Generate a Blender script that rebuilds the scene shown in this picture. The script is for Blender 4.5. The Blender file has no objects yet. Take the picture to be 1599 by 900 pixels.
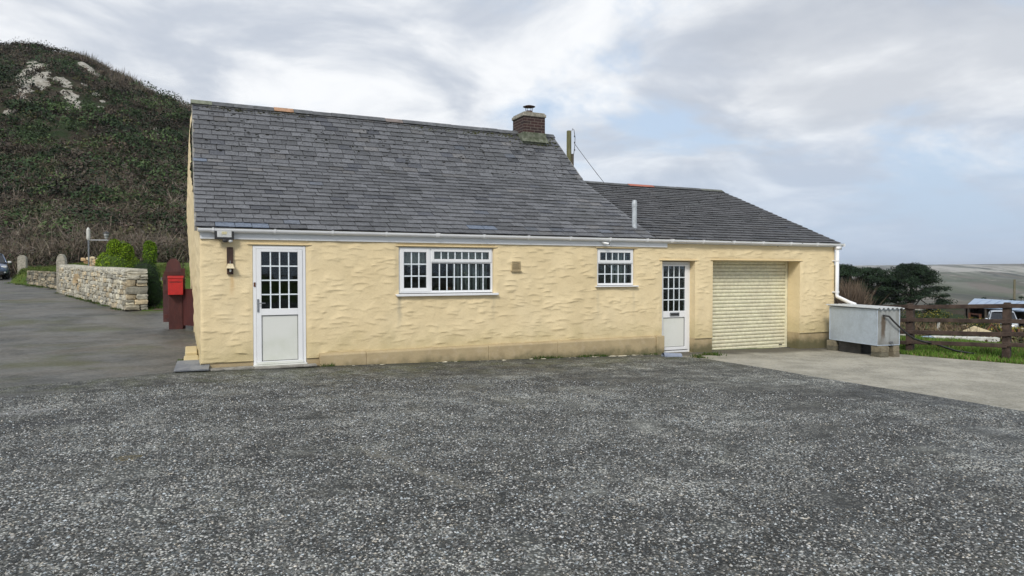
import bpy, bmesh, math, random
import numpy as np
from mathutils import Vector, Matrix
random.seed(7); rng = np.random.default_rng(11)
R = math.radians
S = bpy.context.scene
COL = S.collection

# ------------------------------------------------------------------ camera, sky, sun, exposure
cam_d = bpy.data.cameras.new('camera'); cam = bpy.data.objects.new('camera', cam_d); COL.objects.link(cam)
S.camera = cam
cam.location = (0, -12.6, 1.64)
cam.rotation_euler = (R(90 - 1.34), 0, R(-25.2))
cam_d.sensor_width = 36; cam_d.lens = 24.09; cam_d.clip_start = 0.05; cam_d.clip_end = 20000
S.render.resolution_x = 1024; S.render.resolution_y = 576
S.view_settings.view_transform = 'Standard'; S.view_settings.look = 'None'
S.view_settings.exposure = 0.26; S.view_settings.gamma = 1

SUN_EL, SUN_DIR = 40, (-0.60, -0.70)
sun_d = bpy.data.lights.new('sun', 'SUN'); sun = bpy.data.objects.new('sun', sun_d); COL.objects.link(sun)
sun_d.energy = 2.1; sun_d.angle = R(13); sun_d.color = (1.0, 0.95, 0.87)
sl = math.hypot(*SUN_DIR)
sv = Vector((SUN_DIR[0]/sl*math.cos(R(SUN_EL)), SUN_DIR[1]/sl*math.cos(R(SUN_EL)), math.sin(R(SUN_EL))))
sun.rotation_euler = sv.to_track_quat('Z', 'Y').to_euler(); sun.location = (0, 0, 30)


class N:
    """small node-tree helper"""
    def __init__(s, nt):
        s.nt = nt; nt.nodes.clear()
    def n(s, typ, ins=None, **kw):
        nd = s.nt.nodes.new(typ)
        for k, v in kw.items(): setattr(nd, k, v)
        for k, v in (ins or {}).items():
            sock = nd.inputs[k]
            if isinstance(v, bpy.types.NodeSocket): s.nt.links.new(v, sock)
            elif isinstance(v, bpy.types.Node): s.nt.links.new(v.outputs[0], sock)
            else:
                if isinstance(v, (tuple, list)) and len(v) == 3 and sock.type == 'RGBA': v = (*v, 1)
                sock.default_value = v
        return nd
    def math(s, op, a, b=0.0, c=0.0, clamp=False):
        return s.n('ShaderNodeMath', {0: a, 1: b, 2: c}, operation=op, use_clamp=clamp).outputs[0]
    def vmath(s, op, a, b=(0, 0, 0)):
        nd = s.n('ShaderNodeVectorMath', {0: a, 1: b}, operation=op)
        return nd.outputs[1] if op in ('LENGTH', 'DOT_PRODUCT', 'DISTANCE') else nd.outputs[0]
    def mix(s, f, a, b, blend='MIX'):
        nd = s.n('ShaderNodeMix', data_type='RGBA', blend_type=blend)
        for i, v in ((0, f), (6, a), (7, b)):
            if isinstance(v, bpy.types.NodeSocket): s.nt.links.new(v, nd.inputs[i])
            else: nd.inputs[i].default_value = (*v, 1) if isinstance(v, (tuple, list)) and len(v) == 3 else v
        return nd.outputs[2]
    def ramp(s, f, lo, hi, a=0.0, b=1.0, smooth=True):
        nd = s.n('ShaderNodeMapRange', {0: f, 1: lo, 2: hi, 3: a, 4: b}, interpolation_type='SMOOTHSTEP' if smooth else 'LINEAR')
        return nd.outputs[0]
    def noise(s, vec, scale, detail=4, rough=.55, dist=0.0):
        return s.n('ShaderNodeTexNoise', {'Vector': vec, 'Scale': scale, 'Detail': detail, 'Roughness': rough, 'Distortion': dist}).outputs[0]
    def xyz(s, v):
        nd = s.n('ShaderNodeSeparateXYZ', {0: v}); return nd.outputs
    def mapping(s, v, loc=(0, 0, 0), rot=(0, 0, 0), scale=(1, 1, 1)):
        return s.n('ShaderNodeMapping', {0: v, 1: loc, 2: rot, 3: scale}).outputs[0]


# ---- world: Nishita sky with a broken layer of cloud
W = bpy.data.worlds.new('World'); S.world = W; W.use_nodes = True
w = N(W.node_tree)
sky = w.n('ShaderNodeTexSky', sky_type='NISHITA', sun_disc=False)
sky.sun_elevation = R(SUN_EL); sky.sun_rotation = math.atan2(sv.x, sv.y); sky.air_density = 1.0; sky.dust_density = 1.5
gen = w.n('ShaderNodeTexCoord').outputs['Generated']
X_, Y_, Z_ = w.xyz(gen)[:3]
zz = w.math('ADD', w.math('MAXIMUM', Z_, 0.0), 0.22)
cx = w.math('DIVIDE', X_, zz); cy = w.math('DIVIDE', Y_, zz)
cv = w.n('ShaderNodeCombineXYZ', {0: cx, 1: cy, 2: w.math('MULTIPLY', Z_, 1.2)}).outputs[0]
n1 = w.noise(w.mapping(cv, loc=(5.6, .4, 0)), 1.15, 8, .56, .3)
n2 = w.noise(w.mapping(cv, loc=(9.4, 4.2, 2)), 2.1, 8, .57, .4)
n3 = w.noise(w.mapping(cv, loc=(1.0, 8.0, 5)), 0.95, 7, .55, .2)
skyc = w.mix(0.7, sky.outputs[0], (5.4, 6.5, 8.0))
cloud = w.mix(w.ramp(n2, .34, .66), (5.0, 5.4, 6.1), (8.7, 8.8, 8.9))
cloud = w.mix(w.math('MULTIPLY', w.ramp(n3, .50, .66), .7), cloud, (4.3, 4.6, 5.15))
cover = w.ramp(n1, .36, .50)
col = w.mix(w.math('MULTIPLY', cover, .93), skyc, cloud)
# paler, bluer air low down
low = w.math('MULTIPLY', w.ramp(Z_, .24, .0), .8)
col = w.mix(low, col, (4.15, 5.2, 6.7))
bg = w.n('ShaderNodeBackground', {0: col, 1: 0.098})
w.n('ShaderNodeOutputWorld', {0: bg})

# ------------------------------------------------------------------ materials
def new_mat(name):
    m = bpy.data.materials.new(name); m.use_nodes = True
    return m, N(m.node_tree)

def finish(t, color, rough=.7, bump=None, bdist=.01, bstr=1.0, metallic=0.0, spec=.5, extra=None):
    ins = {'Base Color': color, 'Roughness': rough, 'Metallic': metallic, 'Specular IOR Level': spec}
    if bump is not None:
        ins['Normal'] = t.n('ShaderNodeBump', {'Height': bump, 'Distance': bdist, 'Strength': bstr}).outputs[0]
    ins.update(extra or {})
    b = t.n('ShaderNodeBsdfPrincipled', ins)
    t.n('ShaderNodeOutputMaterial', {0: b.outputs[0]})

MATS = {}
def simple(name, c1, c2=None, scale=6, rough=.7, bscale=None, bdist=.004, metallic=0.0, attr=False, stretch=(1, 1, 1), spec=.5, lo=.38, hi=.62, grit=True):
    if name in MATS: return MATS[name]
    m, t = new_mat(name)
    tc = t.n('ShaderNodeTexCoord').outputs['Object']
    if stretch != (1, 1, 1): tc = t.mapping(tc, scale=stretch)
    c2 = c2 or tuple(x*.8 for x in c1)
    f = t.ramp(t.noise(tc, scale, 7, .6), lo, hi)
    c = t.mix(f, c1, c2)
    f2 = t.ramp(t.noise(tc, scale*7, 3), .3, .7, .88, 1.1)
    if grit: c = t.mix(1.0, c, t.n('ShaderNodeCombineColor', {0: f2, 1: f2, 2: f2}).outputs[0], 'MULTIPLY')
    if attr:
        a = t.n('ShaderNodeAttribute', attribute_name='Col').outputs['Color']
        c = t.mix(1.0, c, a, 'MULTIPLY')
    b = t.noise(tc, bscale, 5) if bscale else None
    finish(t, c, rough, b, bdist, metallic=metallic, spec=spec)
    MATS[name] = m; return m

UPVC = simple('white_upvc', (.80, .81, .82), (.76, .77, .78), 1.5, .38, grit=False)
UPVC_DIRTY = simple('weathered_white_panel', (.68, .69, .65), (.60, .62, .55), 1.5, .5, lo=.45, hi=.75, grit=False)
GUTTER = simple('gutter_plastic', (.86, .87, .88), (.80, .81, .82), 1.5, .3, grit=False)
BLACKP = simple('black_plastic', (.02, .02, .022), (.03, .03, .03), 9, .45)
RUBBER = simple('rubber', (.015, .015, .015), (.025, .025, .025), 9, .8)
DARKWOOD = simple('dark_stained_wood', (.035, .018, .013), (.06, .03, .02), 5, .75, 30, .003, stretch=(1, 1, .3))
REDWOOD = simple('red_brown_painted_wood', (.050, .010, .009), (.075, .017, .013), 5, .6, 40, .003, stretch=(1, 1, .25))
FENCEWOOD = simple('weathered_brown_rail', (.034, .021, .015), (.070, .046, .034), 5, .85, 35, .006)
POSTRED = simple('red_painted_metal', (.48, .022, .02), (.40, .018, .016), 4, .35)
STEEL = simple('dull_steel', (.35, .36, .38), (.25, .26, .27), 12, .35, metallic=.8)
CREAMTRIM = simple('cream_trim', (.70, .60, .40), (.58, .48, .30), 5, .6)
STONE = simple('field_stone', (.62, .57, .47), (.44, .41, .35), 7, .9, 26, .012, attr=True)
MORTAR = simple('dark_joint', (.10, .09, .075), (.06, .055, .045), 9, .95, 25, .01)
GRANITE = simple('granite', (.38, .35, .29), (.22, .21, .17), 14, .9, 30, .012)
CONC = simple('old_concrete', (.30, .29, .26), (.20, .19, .165), 6, .9, 40, .004)
SLATESLAB = simple('slate_slab', (.13, .14, .16), (.20, .21, .22), 5, .5, 20, .003)
BARK = simple('bark', (.055, .045, .035), (.10, .085, .065), 9, .95, 20, .02, stretch=(1, 1, .3))
POLEWOOD = simple('pole_wood', (.13, .12, .07), (.20, .18, .12), 8, .9, 30, .01, stretch=(1, 1, .2))
LEAF = simple('leaf', (1, 1, 1), (.72, .74, .68), .9, .75, attr=True, spec=.25)
TWIG = simple('twig', (1, 1, 1), (.75, .72, .70), .9, .9, attr=True, spec=.1)
CURTAIN = simple('net_fabric', (.80, .76, .73), (.66, .62, .60), 8, .9, stretch=(3, 1, 1))
BLIND = simple('blind_slat', (.46, .48, .46), (.34, .36, .36), 8, .8, stretch=(4, 1, .2))
INSIDE = simple('dark_interior', (.05, .048, .045), (.03, .03, .03), 2, .9)  # near-black: darkness of the unlit rooms put into the surface colour
SHEDROOF = simple('blue_grey_sheet_metal', (.36, .46, .60), (.30, .39, .52), 2, .35, metallic=.2)
SHEDWALL = simple('shed_board', (.05, .045, .04), (.09, .075, .06), 2, .9)
RUST = simple('rusty_iron', (.14, .05, .025), (.09, .04, .025), 6, .9, 30, .01)
WHITEJUNK = simple('dirty_white', (.62, .62, .58), (.42, .42, .38), 4, .8)
TARP = simple('sandy_cloth', (.50, .42, .26), (.38, .32, .2), 4, .8)
CHIP = simple('pale_stone_chip', (1, 1, 1), (.8, .8, .78), 20, .8, attr=True)
PIPE = simple('blue_grey_pipe', (.28, .32, .40), (.22, .25, .32), 6, .5)


def wall_material():
    m, t = new_mat('cream_masonry_paint')
    p = t.n('ShaderNodeNewGeometry').outputs['Position']
    x, y, z = t.xyz(p)[:3]
    c = t.mix(t.ramp(t.noise(p, 1.1, 6, .6), .35, .68), (.78, .64, .395), (.71, .575, .345))
    c = t.mix(t.math('MULTIPLY', t.ramp(t.noise(p, 11, 5), .5, .75), .3), c, (.60, .48, .29))
    # pale chalky weathering patches
    c = t.mix(t.math('MULTIPLY', t.ramp(t.noise(t.mapping(p, loc=(7, 0, 3)), .55, 5), .48, .7), .45), c, (.77, .65, .43))
    # algae near the ground, broken up by noise
    alg = t.math('MULTIPLY', t.ramp(t.math('ADD', z, t.math('MULTIPLY', t.noise(p, 2.5, 6), -.9)), .25, -.45), .55)
    c = t.mix(alg, c, (.40, .34, .17))
    # rust run below the lamp board
    n = t.math('MULTIPLY', t.math('SUBTRACT', t.noise(p, 4), .5), .12)
    xr = t.math('ADD', x, n)
    ru = t.math('MULTIPLY', t.ramp(t.math('ABSOLUTE', t.math('SUBTRACT', xr, .66)), .06, .0), t.math('MULTIPLY', t.ramp(z, 1.15, 1.5), t.ramp(z, 1.64, 1.56)))
    c = t.mix(t.math('MULTIPLY', ru, .45), c, (.55, .30, .09))
    # dirty run below the end of the window sill
    for (sx, a) in ((3.58, .5), (5.52, .2), (7.97, .2), (8.9, .25), (9.72, .15)):
        ru = t.math('MULTIPLY', t.ramp(t.math('ABSOLUTE', t.math('SUBTRACT', xr, sx)), .07, .0), t.math('MULTIPLY', t.ramp(z, .45, 1.0), t.ramp(z, 1.25, 1.15)))
        c = t.mix(t.math('MULTIPLY', ru, a), c, (.33, .31, .24))
    v = t.n('ShaderNodeTexVoronoi', {'Vector': p, 'Scale': 30.0}).outputs[0]
    b = t.math('ADD', t.noise(p, 38, 4), t.math('MULTIPLY', t.noise(p, 9, 3), 1.5))
    finish(t, c, .78, b, .006, spec=.3)
    return m
WALL = wall_material()
def plinth_material():
    m, t = new_mat('beige_plinth_paint')
    p = t.n('ShaderNodeNewGeometry').outputs['Position']
    x, y, z = t.xyz(p)[:3]
    c = t.mix(t.ramp(t.noise(p, 2, 6, .6), .35, .68), (.44, .35, .205), (.37, .29, .17))
    c = t.mix(t.math('MULTIPLY', t.ramp(t.noise(p, 7, 7, .65), .5, .66), .5), c, (.48, .39, .26))
    g = t.math('MULTIPLY', t.ramp(t.math('ADD', z, t.math('MULTIPLY', t.noise(p, 5, 6), -.35)), -.12, -.38), .8)
    c = t.mix(g, c, (.07, .075, .035))
    finish(t, c, .8, t.noise(p, 30, 5), .005, spec=.3)
    return m
PLINTH = plinth_material()

def slate_material(name, tint, dark, lich):
    m, t = new_mat(name)
    p = t.n('ShaderNodeNewGeometry').outputs['Position']
    a = t.n('ShaderNodeAttribute', attribute_name='Col').outputs['Color']
    c = t.mix(t.ramp(t.noise(p, 26, 6, .65), .35, .65), tint, dark)
    c = t.mix(1.0, c, a, 'MULTIPLY')
    c = t.mix(t.math('MULTIPLY', t.ramp(t.noise(p, 55, 5, .7), .58, .66), lich), c, (.30, .30, .28))
    c = t.mix(t.math('MULTIPLY', t.ramp(t.noise(t.mapping(p, scale=(1, 1, .6)), 1.3, 6, .6), .5, .72), .5), c, (.075, .078, .078))
    c = t.mix(t.math('MULTIPLY', t.ramp(t.noise(p, 120, 2), .66, .72), .6), c, (.42, .42, .38))
    finish(t, c, t.ramp(t.noise(p, 18, 3), .3, .7, .42, .62), t.noise(p, 45, 6, .6), .006, spec=.5)
    return m
SLATE = slate_material('grey_slate', (.138, .141, .150), (.068, .070, .077), .55)
SLATE2 = slate_material('dark_slate', (.058, .057, .060), (.036, .036, .038), .22)
RIDGE = simple('ridge_tile', (.13, .135, .14), (.085, .09, .09), 8, .8, 30, .006, attr=True)
MOSS = simple('moss', (1, 1, 1), (.6, .65, .5), 12, .95, 40, .01, attr=True, spec=.1)

def brick_material():
    m, t = new_mat('chimney_brick')
    tc = t.n('ShaderNodeTexCoord').outputs['Object']
    nm = t.n('ShaderNodeNewGeometry').outputs['Normal']
    x, y, z = t.xyz(tc)[:3]; nx, ny, nz = t.xyz(nm)[:3]
    u = t.math('ADD', x, y)
    v = t.n('ShaderNodeCombineXYZ', {0: u, 1: z, 2: 0.0}).outputs[0]
    br = t.n('ShaderNodeTexBrick', {'Vector': v, 'Color1': (.050, .023, .021), 'Color2': (.027, .017, .017), 'Mortar': (.17, .14, .12), 'Scale': 1.0,
             'Mortar Size': .007, 'Bias': -.1, 'Brick Width': .225, 'Row Height': .078, 'Mortar Smooth': .2})
    c = t.mix(t.math('MULTIPLY', t.ramp(t.noise(tc, 12, 6), .5, .7), .35), br.outputs[0], (.14, .10, .08))
    finish(t, c, .9, t.math('ADD', t.math('MULTIPLY', br.outputs[1], -1.0), t.math('MULTIPLY', t.noise(tc, 40, 4), .5)), .012)
    return m
BRICK = brick_material()

def ell(t, p, cx, cy, rx, ry, rot=0.0, wob=.5, ns=3.0):
    q = t.mapping(t.vmath('SUBTRACT', p, (cx, cy, 0)), rot=(0, 0, -rot))
    x, y, z = t.xyz(q)[:3]
    q = t.n('ShaderNodeCombineXYZ', {0: t.math('DIVIDE', x, rx), 1: t.math('DIVIDE', y, ry), 2: 0.0}).outputs[0]
    d = t.math('ADD', t.vmath('LENGTH', q), t.math('MULTIPLY', t.math('SUBTRACT', t.noise(p, ns, 5, .65), .5), wob*2))
    return t.ramp(d, 1.05, .75)

def chip_material():
    m, t = new_mat('exposed_chippings')
    p = t.n('ShaderNodeNewGeometry').outputs['Position']
    p2 = t.vmath('ADD', p, t.vmath('MULTIPLY', t.n('ShaderNodeTexNoise', {'Vector': p, 'Scale': 30.0, 'Detail': 2.0}).outputs[1], (.012, .012, 0)))
    v = t.n('ShaderNodeTexVoronoi', {'Vector': p2, 'Scale': 46.0, 'Randomness': 1.0})
    r, g, b = t.xyz(v.outputs[1])[:3]
    body = t.ramp(v.outputs[0], .62, .30)
    big = t.noise(p, .8, 5, .6)
    patch = t.noise(p, 4.5, 6, .62)
    thr = t.math('ADD', t.math('MULTIPLY', t.math('SUBTRACT', patch, .5), -2.4), t.math('ADD', .33, t.math('MULTIPLY', t.math('SUBTRACT', big, .5), -.9)))
    stone = t.ramp(t.math('SUBTRACT', r, thr), -.05, .5)
    sc = t.mix(stone, (.040, .043, .040), (.42, .42, .385))
    sc = t.mix(t.math('MULTIPLY', t.ramp(g, .8, .9), .3), sc, (.27, .22, .14))
    sc = t.mix(t.math('MULTIPLY', t.ramp(b, .75, .95), .4), sc, (.20, .25, .28))
    c = t.mix(body, (.032, .034, .031), sc)
    # second coarser layer of light stones so the speckle holds at a distance
    v2 = t.n('ShaderNodeTexVoronoi', {'Vector': p2, 'Scale': 19.0})
    r2 = t.xyz(v2.outputs[1])[0]
    c = t.mix(t.math('MULTIPLY', t.math('MULTIPLY', t.ramp(r2, .62, .8), t.ramp(v2.outputs[0], .5, .25)), .4), c, (.28, .28, .255))
    c = t.mix(t.math('MULTIPLY', t.ramp(r2, .3, .05), .4), c, (.035, .038, .038))
    # worn matrix and silt that fills the gaps
    c = t.mix(t.math('MULTIPLY', t.ramp(t.noise(t.mapping(p, loc=(3, 9, 0)), 1.5, 6, .65), .50, .70), .5), c, (.14, .142, .128))
    lt = t.ramp(t.noise(t.mapping(p, loc=(31, 12, 0), rot=(0, 0, .5), scale=(.6, 1.3, 1)), .55, 5, .6), .36, .66, .62, 1.5)
    c = t.mix(1.0, c, t.n('ShaderNodeCombineColor', {0: lt, 1: lt, 2: lt}).outputs[0], 'MULTIPLY')
    l2 = t.ramp(t.noise(t.mapping(p, loc=(3, 44, 0)), 2.6, 5, .6), .38, .64,   .74, 1.5)
    c = t.mix(1.0, c, t.n('ShaderNodeCombineColor', {0: l2, 1: l2, 2: l2}).outputs[0], 'MULTIPLY')
    c = t.mix(t.math('MULTIPLY', t.ramp(t.noise(t.mapping(p, loc=(8, 2, 0)), .9, 7, .65), .54, .68), .45), c, (.105, .108, .090))
    x, y, z = t.xyz(p)[:3]
    # moss close to the house and in a few spots
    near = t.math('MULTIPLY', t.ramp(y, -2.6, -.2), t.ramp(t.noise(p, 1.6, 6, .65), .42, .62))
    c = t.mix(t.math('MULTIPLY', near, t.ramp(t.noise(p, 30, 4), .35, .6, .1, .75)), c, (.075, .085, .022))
    dk = t.math('MULTIPLY', t.ramp(t.math('ADD', y, t.math('MULTIPLY', t.noise(p, 2.2, 5), .9)), -.45, .35), .75)  # ground gets darker towards the house front
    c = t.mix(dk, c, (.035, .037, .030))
    c = t.mix(t.math('MULTIPLY', t.ramp(t.noise(t.mapping(p, loc=(20, 5, 0)), 2.4, 5, .6), .66, .74), .4), c, (.10, .09, .03))
    # stains, patches, worn seams
    c = t.mix(t.math('MULTIPLY', ell(t, p, -1.75, -3.75, .95, .17, .05), .85), c, (.030, .032, .033))
    c = t.mix(t.math('MULTIPLY', ell(t, p, -2.3, -1.6, .75, .22, .12, .8, 2), .55), c, (.11, .11, .108))
    c = t.mix(t.math('MULTIPLY', ell(t, p, -1.75, -2.95, .40, .16, .2, 1.1, 9), .5), c, (.34, .34, .33))
    c = t.mix(t.math('MULTIPLY', ell(t, p, 1.75, -7.0, 1.1, .10, -1.25, .9, 4), .45), c, (.22, .21, .17))
    c = t.mix(t.math('MULTIPLY', ell(t, p, -.5, -5.7, .14, .10, .3, .9, 9), .6), c, (.13, .10, .03))
    h = t.math('ADD', t.math('MULTIPLY', t.ramp(v.outputs[0], .65, .05), 1.0), t.math('MULTIPLY', patch, 1.2))
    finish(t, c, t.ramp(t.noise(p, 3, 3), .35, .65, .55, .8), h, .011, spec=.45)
    return m
CHIPPINGS = chip_material()

def tarmac_material():
    m, t = new_mat('old_wet_tarmac')
    p = t.n('ShaderNodeNewGeometry').outputs['Position']
    st = t.mapping(p, rot=(0, 0, .25), scale=(.75, 1.05, 1))
    c = t.mix(t.ramp(t.noise(st, .9, 9, .68, .3), .38, .60), (.055, .056, .050), (.112, .106, .092))
    gt = t.ramp(t.noise(p, 14, 6, .7), .3, .7, .7, 1.3)
    c = t.mix(1.0, c, t.n('ShaderNodeCombineColor', {0: gt, 1: gt, 2: gt}).outputs[0], 'MULTIPLY')
    c = t.mix(t.math('MULTIPLY', t.ramp(t.noise(t.mapping(st, loc=(5, 5, 0)), .5, 5, .6), .50, .66), .8), c, (.070, .074, .030))
    c = t.mix(t.math('MULTIPLY', t.ramp(t.noise(t.mapping(st, loc=(15, 2, 0)), .45, 5, .6), .56, .7), .6), c, (.13, .098, .068))
    v = t.n('ShaderNodeTexVoronoi', {'Vector': p, 'Scale': 60.0})
    r = t.xyz(v.outputs[1])[0]
    c = t.mix(t.math('MULTIPLY', t.ramp(r, .8, 1.0), .45), c, (.24, .24, .23))
    ro = t.ramp(t.noise(st, 1.3, 5), .4, .62, .42, .75)
    finish(t, c, ro, t.math('ADD', t.noise(p, 60, 4), t.math('MULTIPLY', t.noise(p, 2, 3), 2)), .005)
    return m
TARMAC = tarmac_material()

def slab_material():
    m, t = new_mat('concrete_yard')
    p = t.n('ShaderNodeNewGeometry').outputs['Position']
    c = t.mix(t.ramp(t.noise(p, 1.3, 7, .62), .36, .64), (.37, .345, .28), (.235, .22, .175))
    c = t.mix(t.math('MULTIPLY', t.ramp(t.noise(p, 20, 5, .8), .50, .60), .5), c, (.44, .43, .39))
    c = t.mix(t.math('MULTIPLY', t.ramp(t.noise(p, 12, 7, .8), .54, .62), .5), c, (.11, .105, .085))
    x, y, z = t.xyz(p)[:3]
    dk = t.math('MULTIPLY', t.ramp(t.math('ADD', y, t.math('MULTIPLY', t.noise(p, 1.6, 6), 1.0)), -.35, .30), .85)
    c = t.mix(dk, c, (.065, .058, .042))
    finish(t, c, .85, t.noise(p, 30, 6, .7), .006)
    return m
SLAB = slab_material()

def ground_material():
    m, t = new_mat('ground_cover')
    p = t.n('ShaderNodeNewGeometry').outputs['Position']
    x, y, z = t.xyz(p)[:3]
    g = t.mix(t.ramp(t.noise(p, 1.2, 6), .38, .62), (.055, .095, .018), (.095, .125, .028))
    scrub = t.mix(t.ramp(t.noise(p, .7, 7, .65), .40, .60), (.085, .062, .040), (.050, .060, .026))
    f1 = t.ramp(t.math('ADD', x, t.math('MULTIPLY', t.noise(p, .6, 4), 2.0)), 22.0, 24.0)
    c = t.mix(f1, g, scrub)
    q = t.mapping(t.mapping(p, rot=(0, 0, R(-44))), scale=(.00016, .001, 0))
    moor = t.mix(t.ramp(t.noise(q, 16, 10, .74), .42, .56), (.125, .115, .085), (.055, .062, .040))
    moor = t.mix(t.ramp(t.noise(t.mapping(q, loc=(2, 3, 0)), 9, 7, .65), .48, .56), moor, (.16, .145, .125)); moor = t.mix(t.math('MULTIPLY', t.ramp(t.noise(t.mapping(q, scale=(3, 1, 1)), 70, 6, .7), .52, .60), .6), moor, (.055, .060, .045))
    fv = t.n('ShaderNodeTexVoronoi', {'Vector': t.vmath('ADD', q, t.vmath('MULTIPLY', t.n('ShaderNodeTexNoise', {'Vector': q, 'Scale': 30.0, 'Detail': 5.0}).outputs[1], (.03, .03, 0))), 'Scale': 22.0})
    fr, fg, fb = t.xyz(fv.outputs[1])[:3]
    field = t.mix(t.ramp(fr, .45, .6), (.075, .095, .050), (.135, .115, .085))
    field = t.mix(t.ramp(fg, .80, .84), field, (.34, .32, .27))
    field = t.mix(t.ramp(fb, .72, .78), field, (.045, .052, .038))
    moor = t.mix(.55, moor, field)
    c = t.mix(t.ramp(x, 110, 260), c, moor)
    # china clay pits: pale workings high on the far ridge
    pit = t.math('MULTIPLY', t.ramp(t.noise(t.mapping(q, loc=(5.3, 1.1, 0), scale=(.6, 1.2, 1)), 8, 9, .68), .50, .56), t.math('MULTIPLY', t.ramp(x, 1500, 1900), t.ramp(x, 3300, 2700)))
    c = t.mix(t.math('MULTIPLY', pit, .8), c, (.42, .40, .35))
    pit2 = t.math('MULTIPLY', t.ramp(t.noise(t.mapping(q, loc=(1.3, 8.1, 0)), 30, 6, .7), .58, .64), t.ramp(x, 900, 1500))
    c = t.mix(t.math('MULTIPLY', pit2, .6), c, (.42, .39, .32))
    track = t.math('MULTIPLY', t.ramp(t.math('ABSOLUTE', t.math('SUBTRACT', t.noise(t.mapping(q, loc=(4, 4, 0), scale=(1, .25, 1)), 6, 4), .5)), .006, .002), t.ramp(x, 400, 700))
    c = t.mix(t.math('MULTIPLY', track, .5), c, (.34, .32, .27))
    finish(t, c, .95, t.noise(p, 9, 6), .03, spec=.1)
    return m
GROUND = ground_material()

def hill_material():
    m, t = new_mat('tip_hill')
    p = t.n('ShaderNodeNewGeometry').outputs['Position']
    a = t.n('ShaderNodeAttribute', attribute_name='Col').outputs['Color']
    r = t.xyz(a)[0]
    c = t.mix(t.ramp(t.noise(p, .35, 7, .65), .42, .58), (.055, .046, .034), (.030, .045, .020))
    n = t.noise(t.mapping(p, scale=(1, 1, .45)), .55, 8, .7)
    f = t.ramp(t.math('ADD', r, t.math('MULTIPLY', t.math('SUBTRACT', n, .5), 2.2)), .46, .56)
    sand = t.mix(t.ramp(t.noise(t.mapping(p, scale=(1.6, 1.6, .35)), .9, 7, .7), .38, .66), (.46, .44, .39), (.25, .23, .19))
    c = t.mix(f, c, sand)
    finish(t, c, .95, t.noise(p, 1.6, 7, .7), .35, spec=.1)
    return m
HILLM = hill_material()

def glass_material(name, tint, refl=.09, trans=.92):
    m, t = new_mat(name)
    lw = t.n('ShaderNodeFresnel', {'IOR': 1.5}).outputs[0]
    lw = t.math('ADD', t.math('MULTIPLY', lw, .9), .0, clamp=True)
    g = t.n('ShaderNodeBsdfGlossy', {'Color': (.9, .95, 1), 'Roughness': .02})
    p = t.n('ShaderNodeNewGeometry').outputs['Position']
    b = t.n('ShaderNodeBump', {'Height': t.noise(p, 2.5, 2), 'Distance': .006, 'Strength': .6})
    t.nt.links.new(b.outputs[0], g.inputs['Normal'])
    tr = t.n('ShaderNodeBsdfTransparent', {'Color': tint})
    mx = t.n('ShaderNodeMixShader', {0: lw, 1: tr.outputs[0], 2: g.outputs[0]})
    t.n('ShaderNodeOutputMaterial', {0: mx.outputs[0]})
    return m
GLASS = glass_material('window_glass', (.80, .84, .82))
CARGLASS = simple('car_glass', (.015, .018, .022), (.02, .022, .026), 3, .06)
LAMPGLASS = simple('lamp_glass', (.62, .63, .62), (.50, .51, .50), 6, .25)

def paint(name, c, metallic=.4, rough=.28):
    m, t = new_mat(name)
    p = t.n('ShaderNodeTexCoord').outputs['Object']
    cc = t.mix(t.math('MULTIPLY', t.ramp(t.noise(p, 5, 6), .45, .7), .25), c, tuple(x*.6+.04 for x in c))
    finish(t, cc, rough, metallic=metallic, extra={'Coat Weight': .6, 'Coat Roughness': .08})
    return m
CARBLUE = paint('dark_blue_car_paint', (.10, .14, .22)); CARSILVER = paint('silver_car_paint', (.45, .48, .52))

def tank_material(name, base, streak):
    m, t = new_mat(name)
    p = t.n('ShaderNodeNewGeometry').outputs['Position']
    v = t.n('ShaderNodeTexVoronoi', {'Vector': p, 'Scale': 26.0}).outputs[1]
    c = t.mix(t.math('MULTIPLY', t.xyz(v)[0], .35), base, tuple(x*.72 for x in base))
    c = t.mix(t.math('MULTIPLY', t.ramp(t.noise(p, 3, 7, .65), .42, .68), .5), c, tuple(x*.7 for x in base))
    x, y, z = t.xyz(p)[:3]
    if streak:
        st = t.mapping(p, scale=(9, 9, .9))
        c = t.mix(t.math('MULTIPLY', t.ramp(t.noise(st, 1.1, 6, .65), .45, .62), .55), c, (.20, .20, .18))
        xx = t.math('ADD', x, t.math('MULTIPLY', t.math('SUBTRACT', t.noise(p, 7, 4), .5), .10))
        f = t.math('MULTIPLY', t.ramp(t.math('ABSOLUTE', t.math('SUBTRACT', xx, 14.44)), .09, .03), t.math('MULTIPLY', t.ramp(z, .66, .58), t.ramp(z, -.05, .25)))
        c = t.mix(t.math('MULTIPLY', f, .85), c, (.10, .065, .035))
        c = t.mix(t.math('MULTIPLY', t.ramp(t.math('ADD', z, t.math('MULTIPLY', t.noise(p, 6, 4), .2)), .25, .02), .5), c, (.11, .10, .08))
    finish(t, c, .5, t.noise(p, 20, 4), .002, metallic=.25)
    return m
TANK = tank_material('galvanised_sheet', (.50, .58, .68), False)
TANKEND = tank_material('stained_shaded_galvanised_sheet', (.40, .42, .42), True)  # real stains, plus a darker base: shade of the end face put into colour
GARAGE = simple('cream_roller_slat', (.72, .69, .50), (.68, .64, .47), 2, .5, 30, .001)

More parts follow.
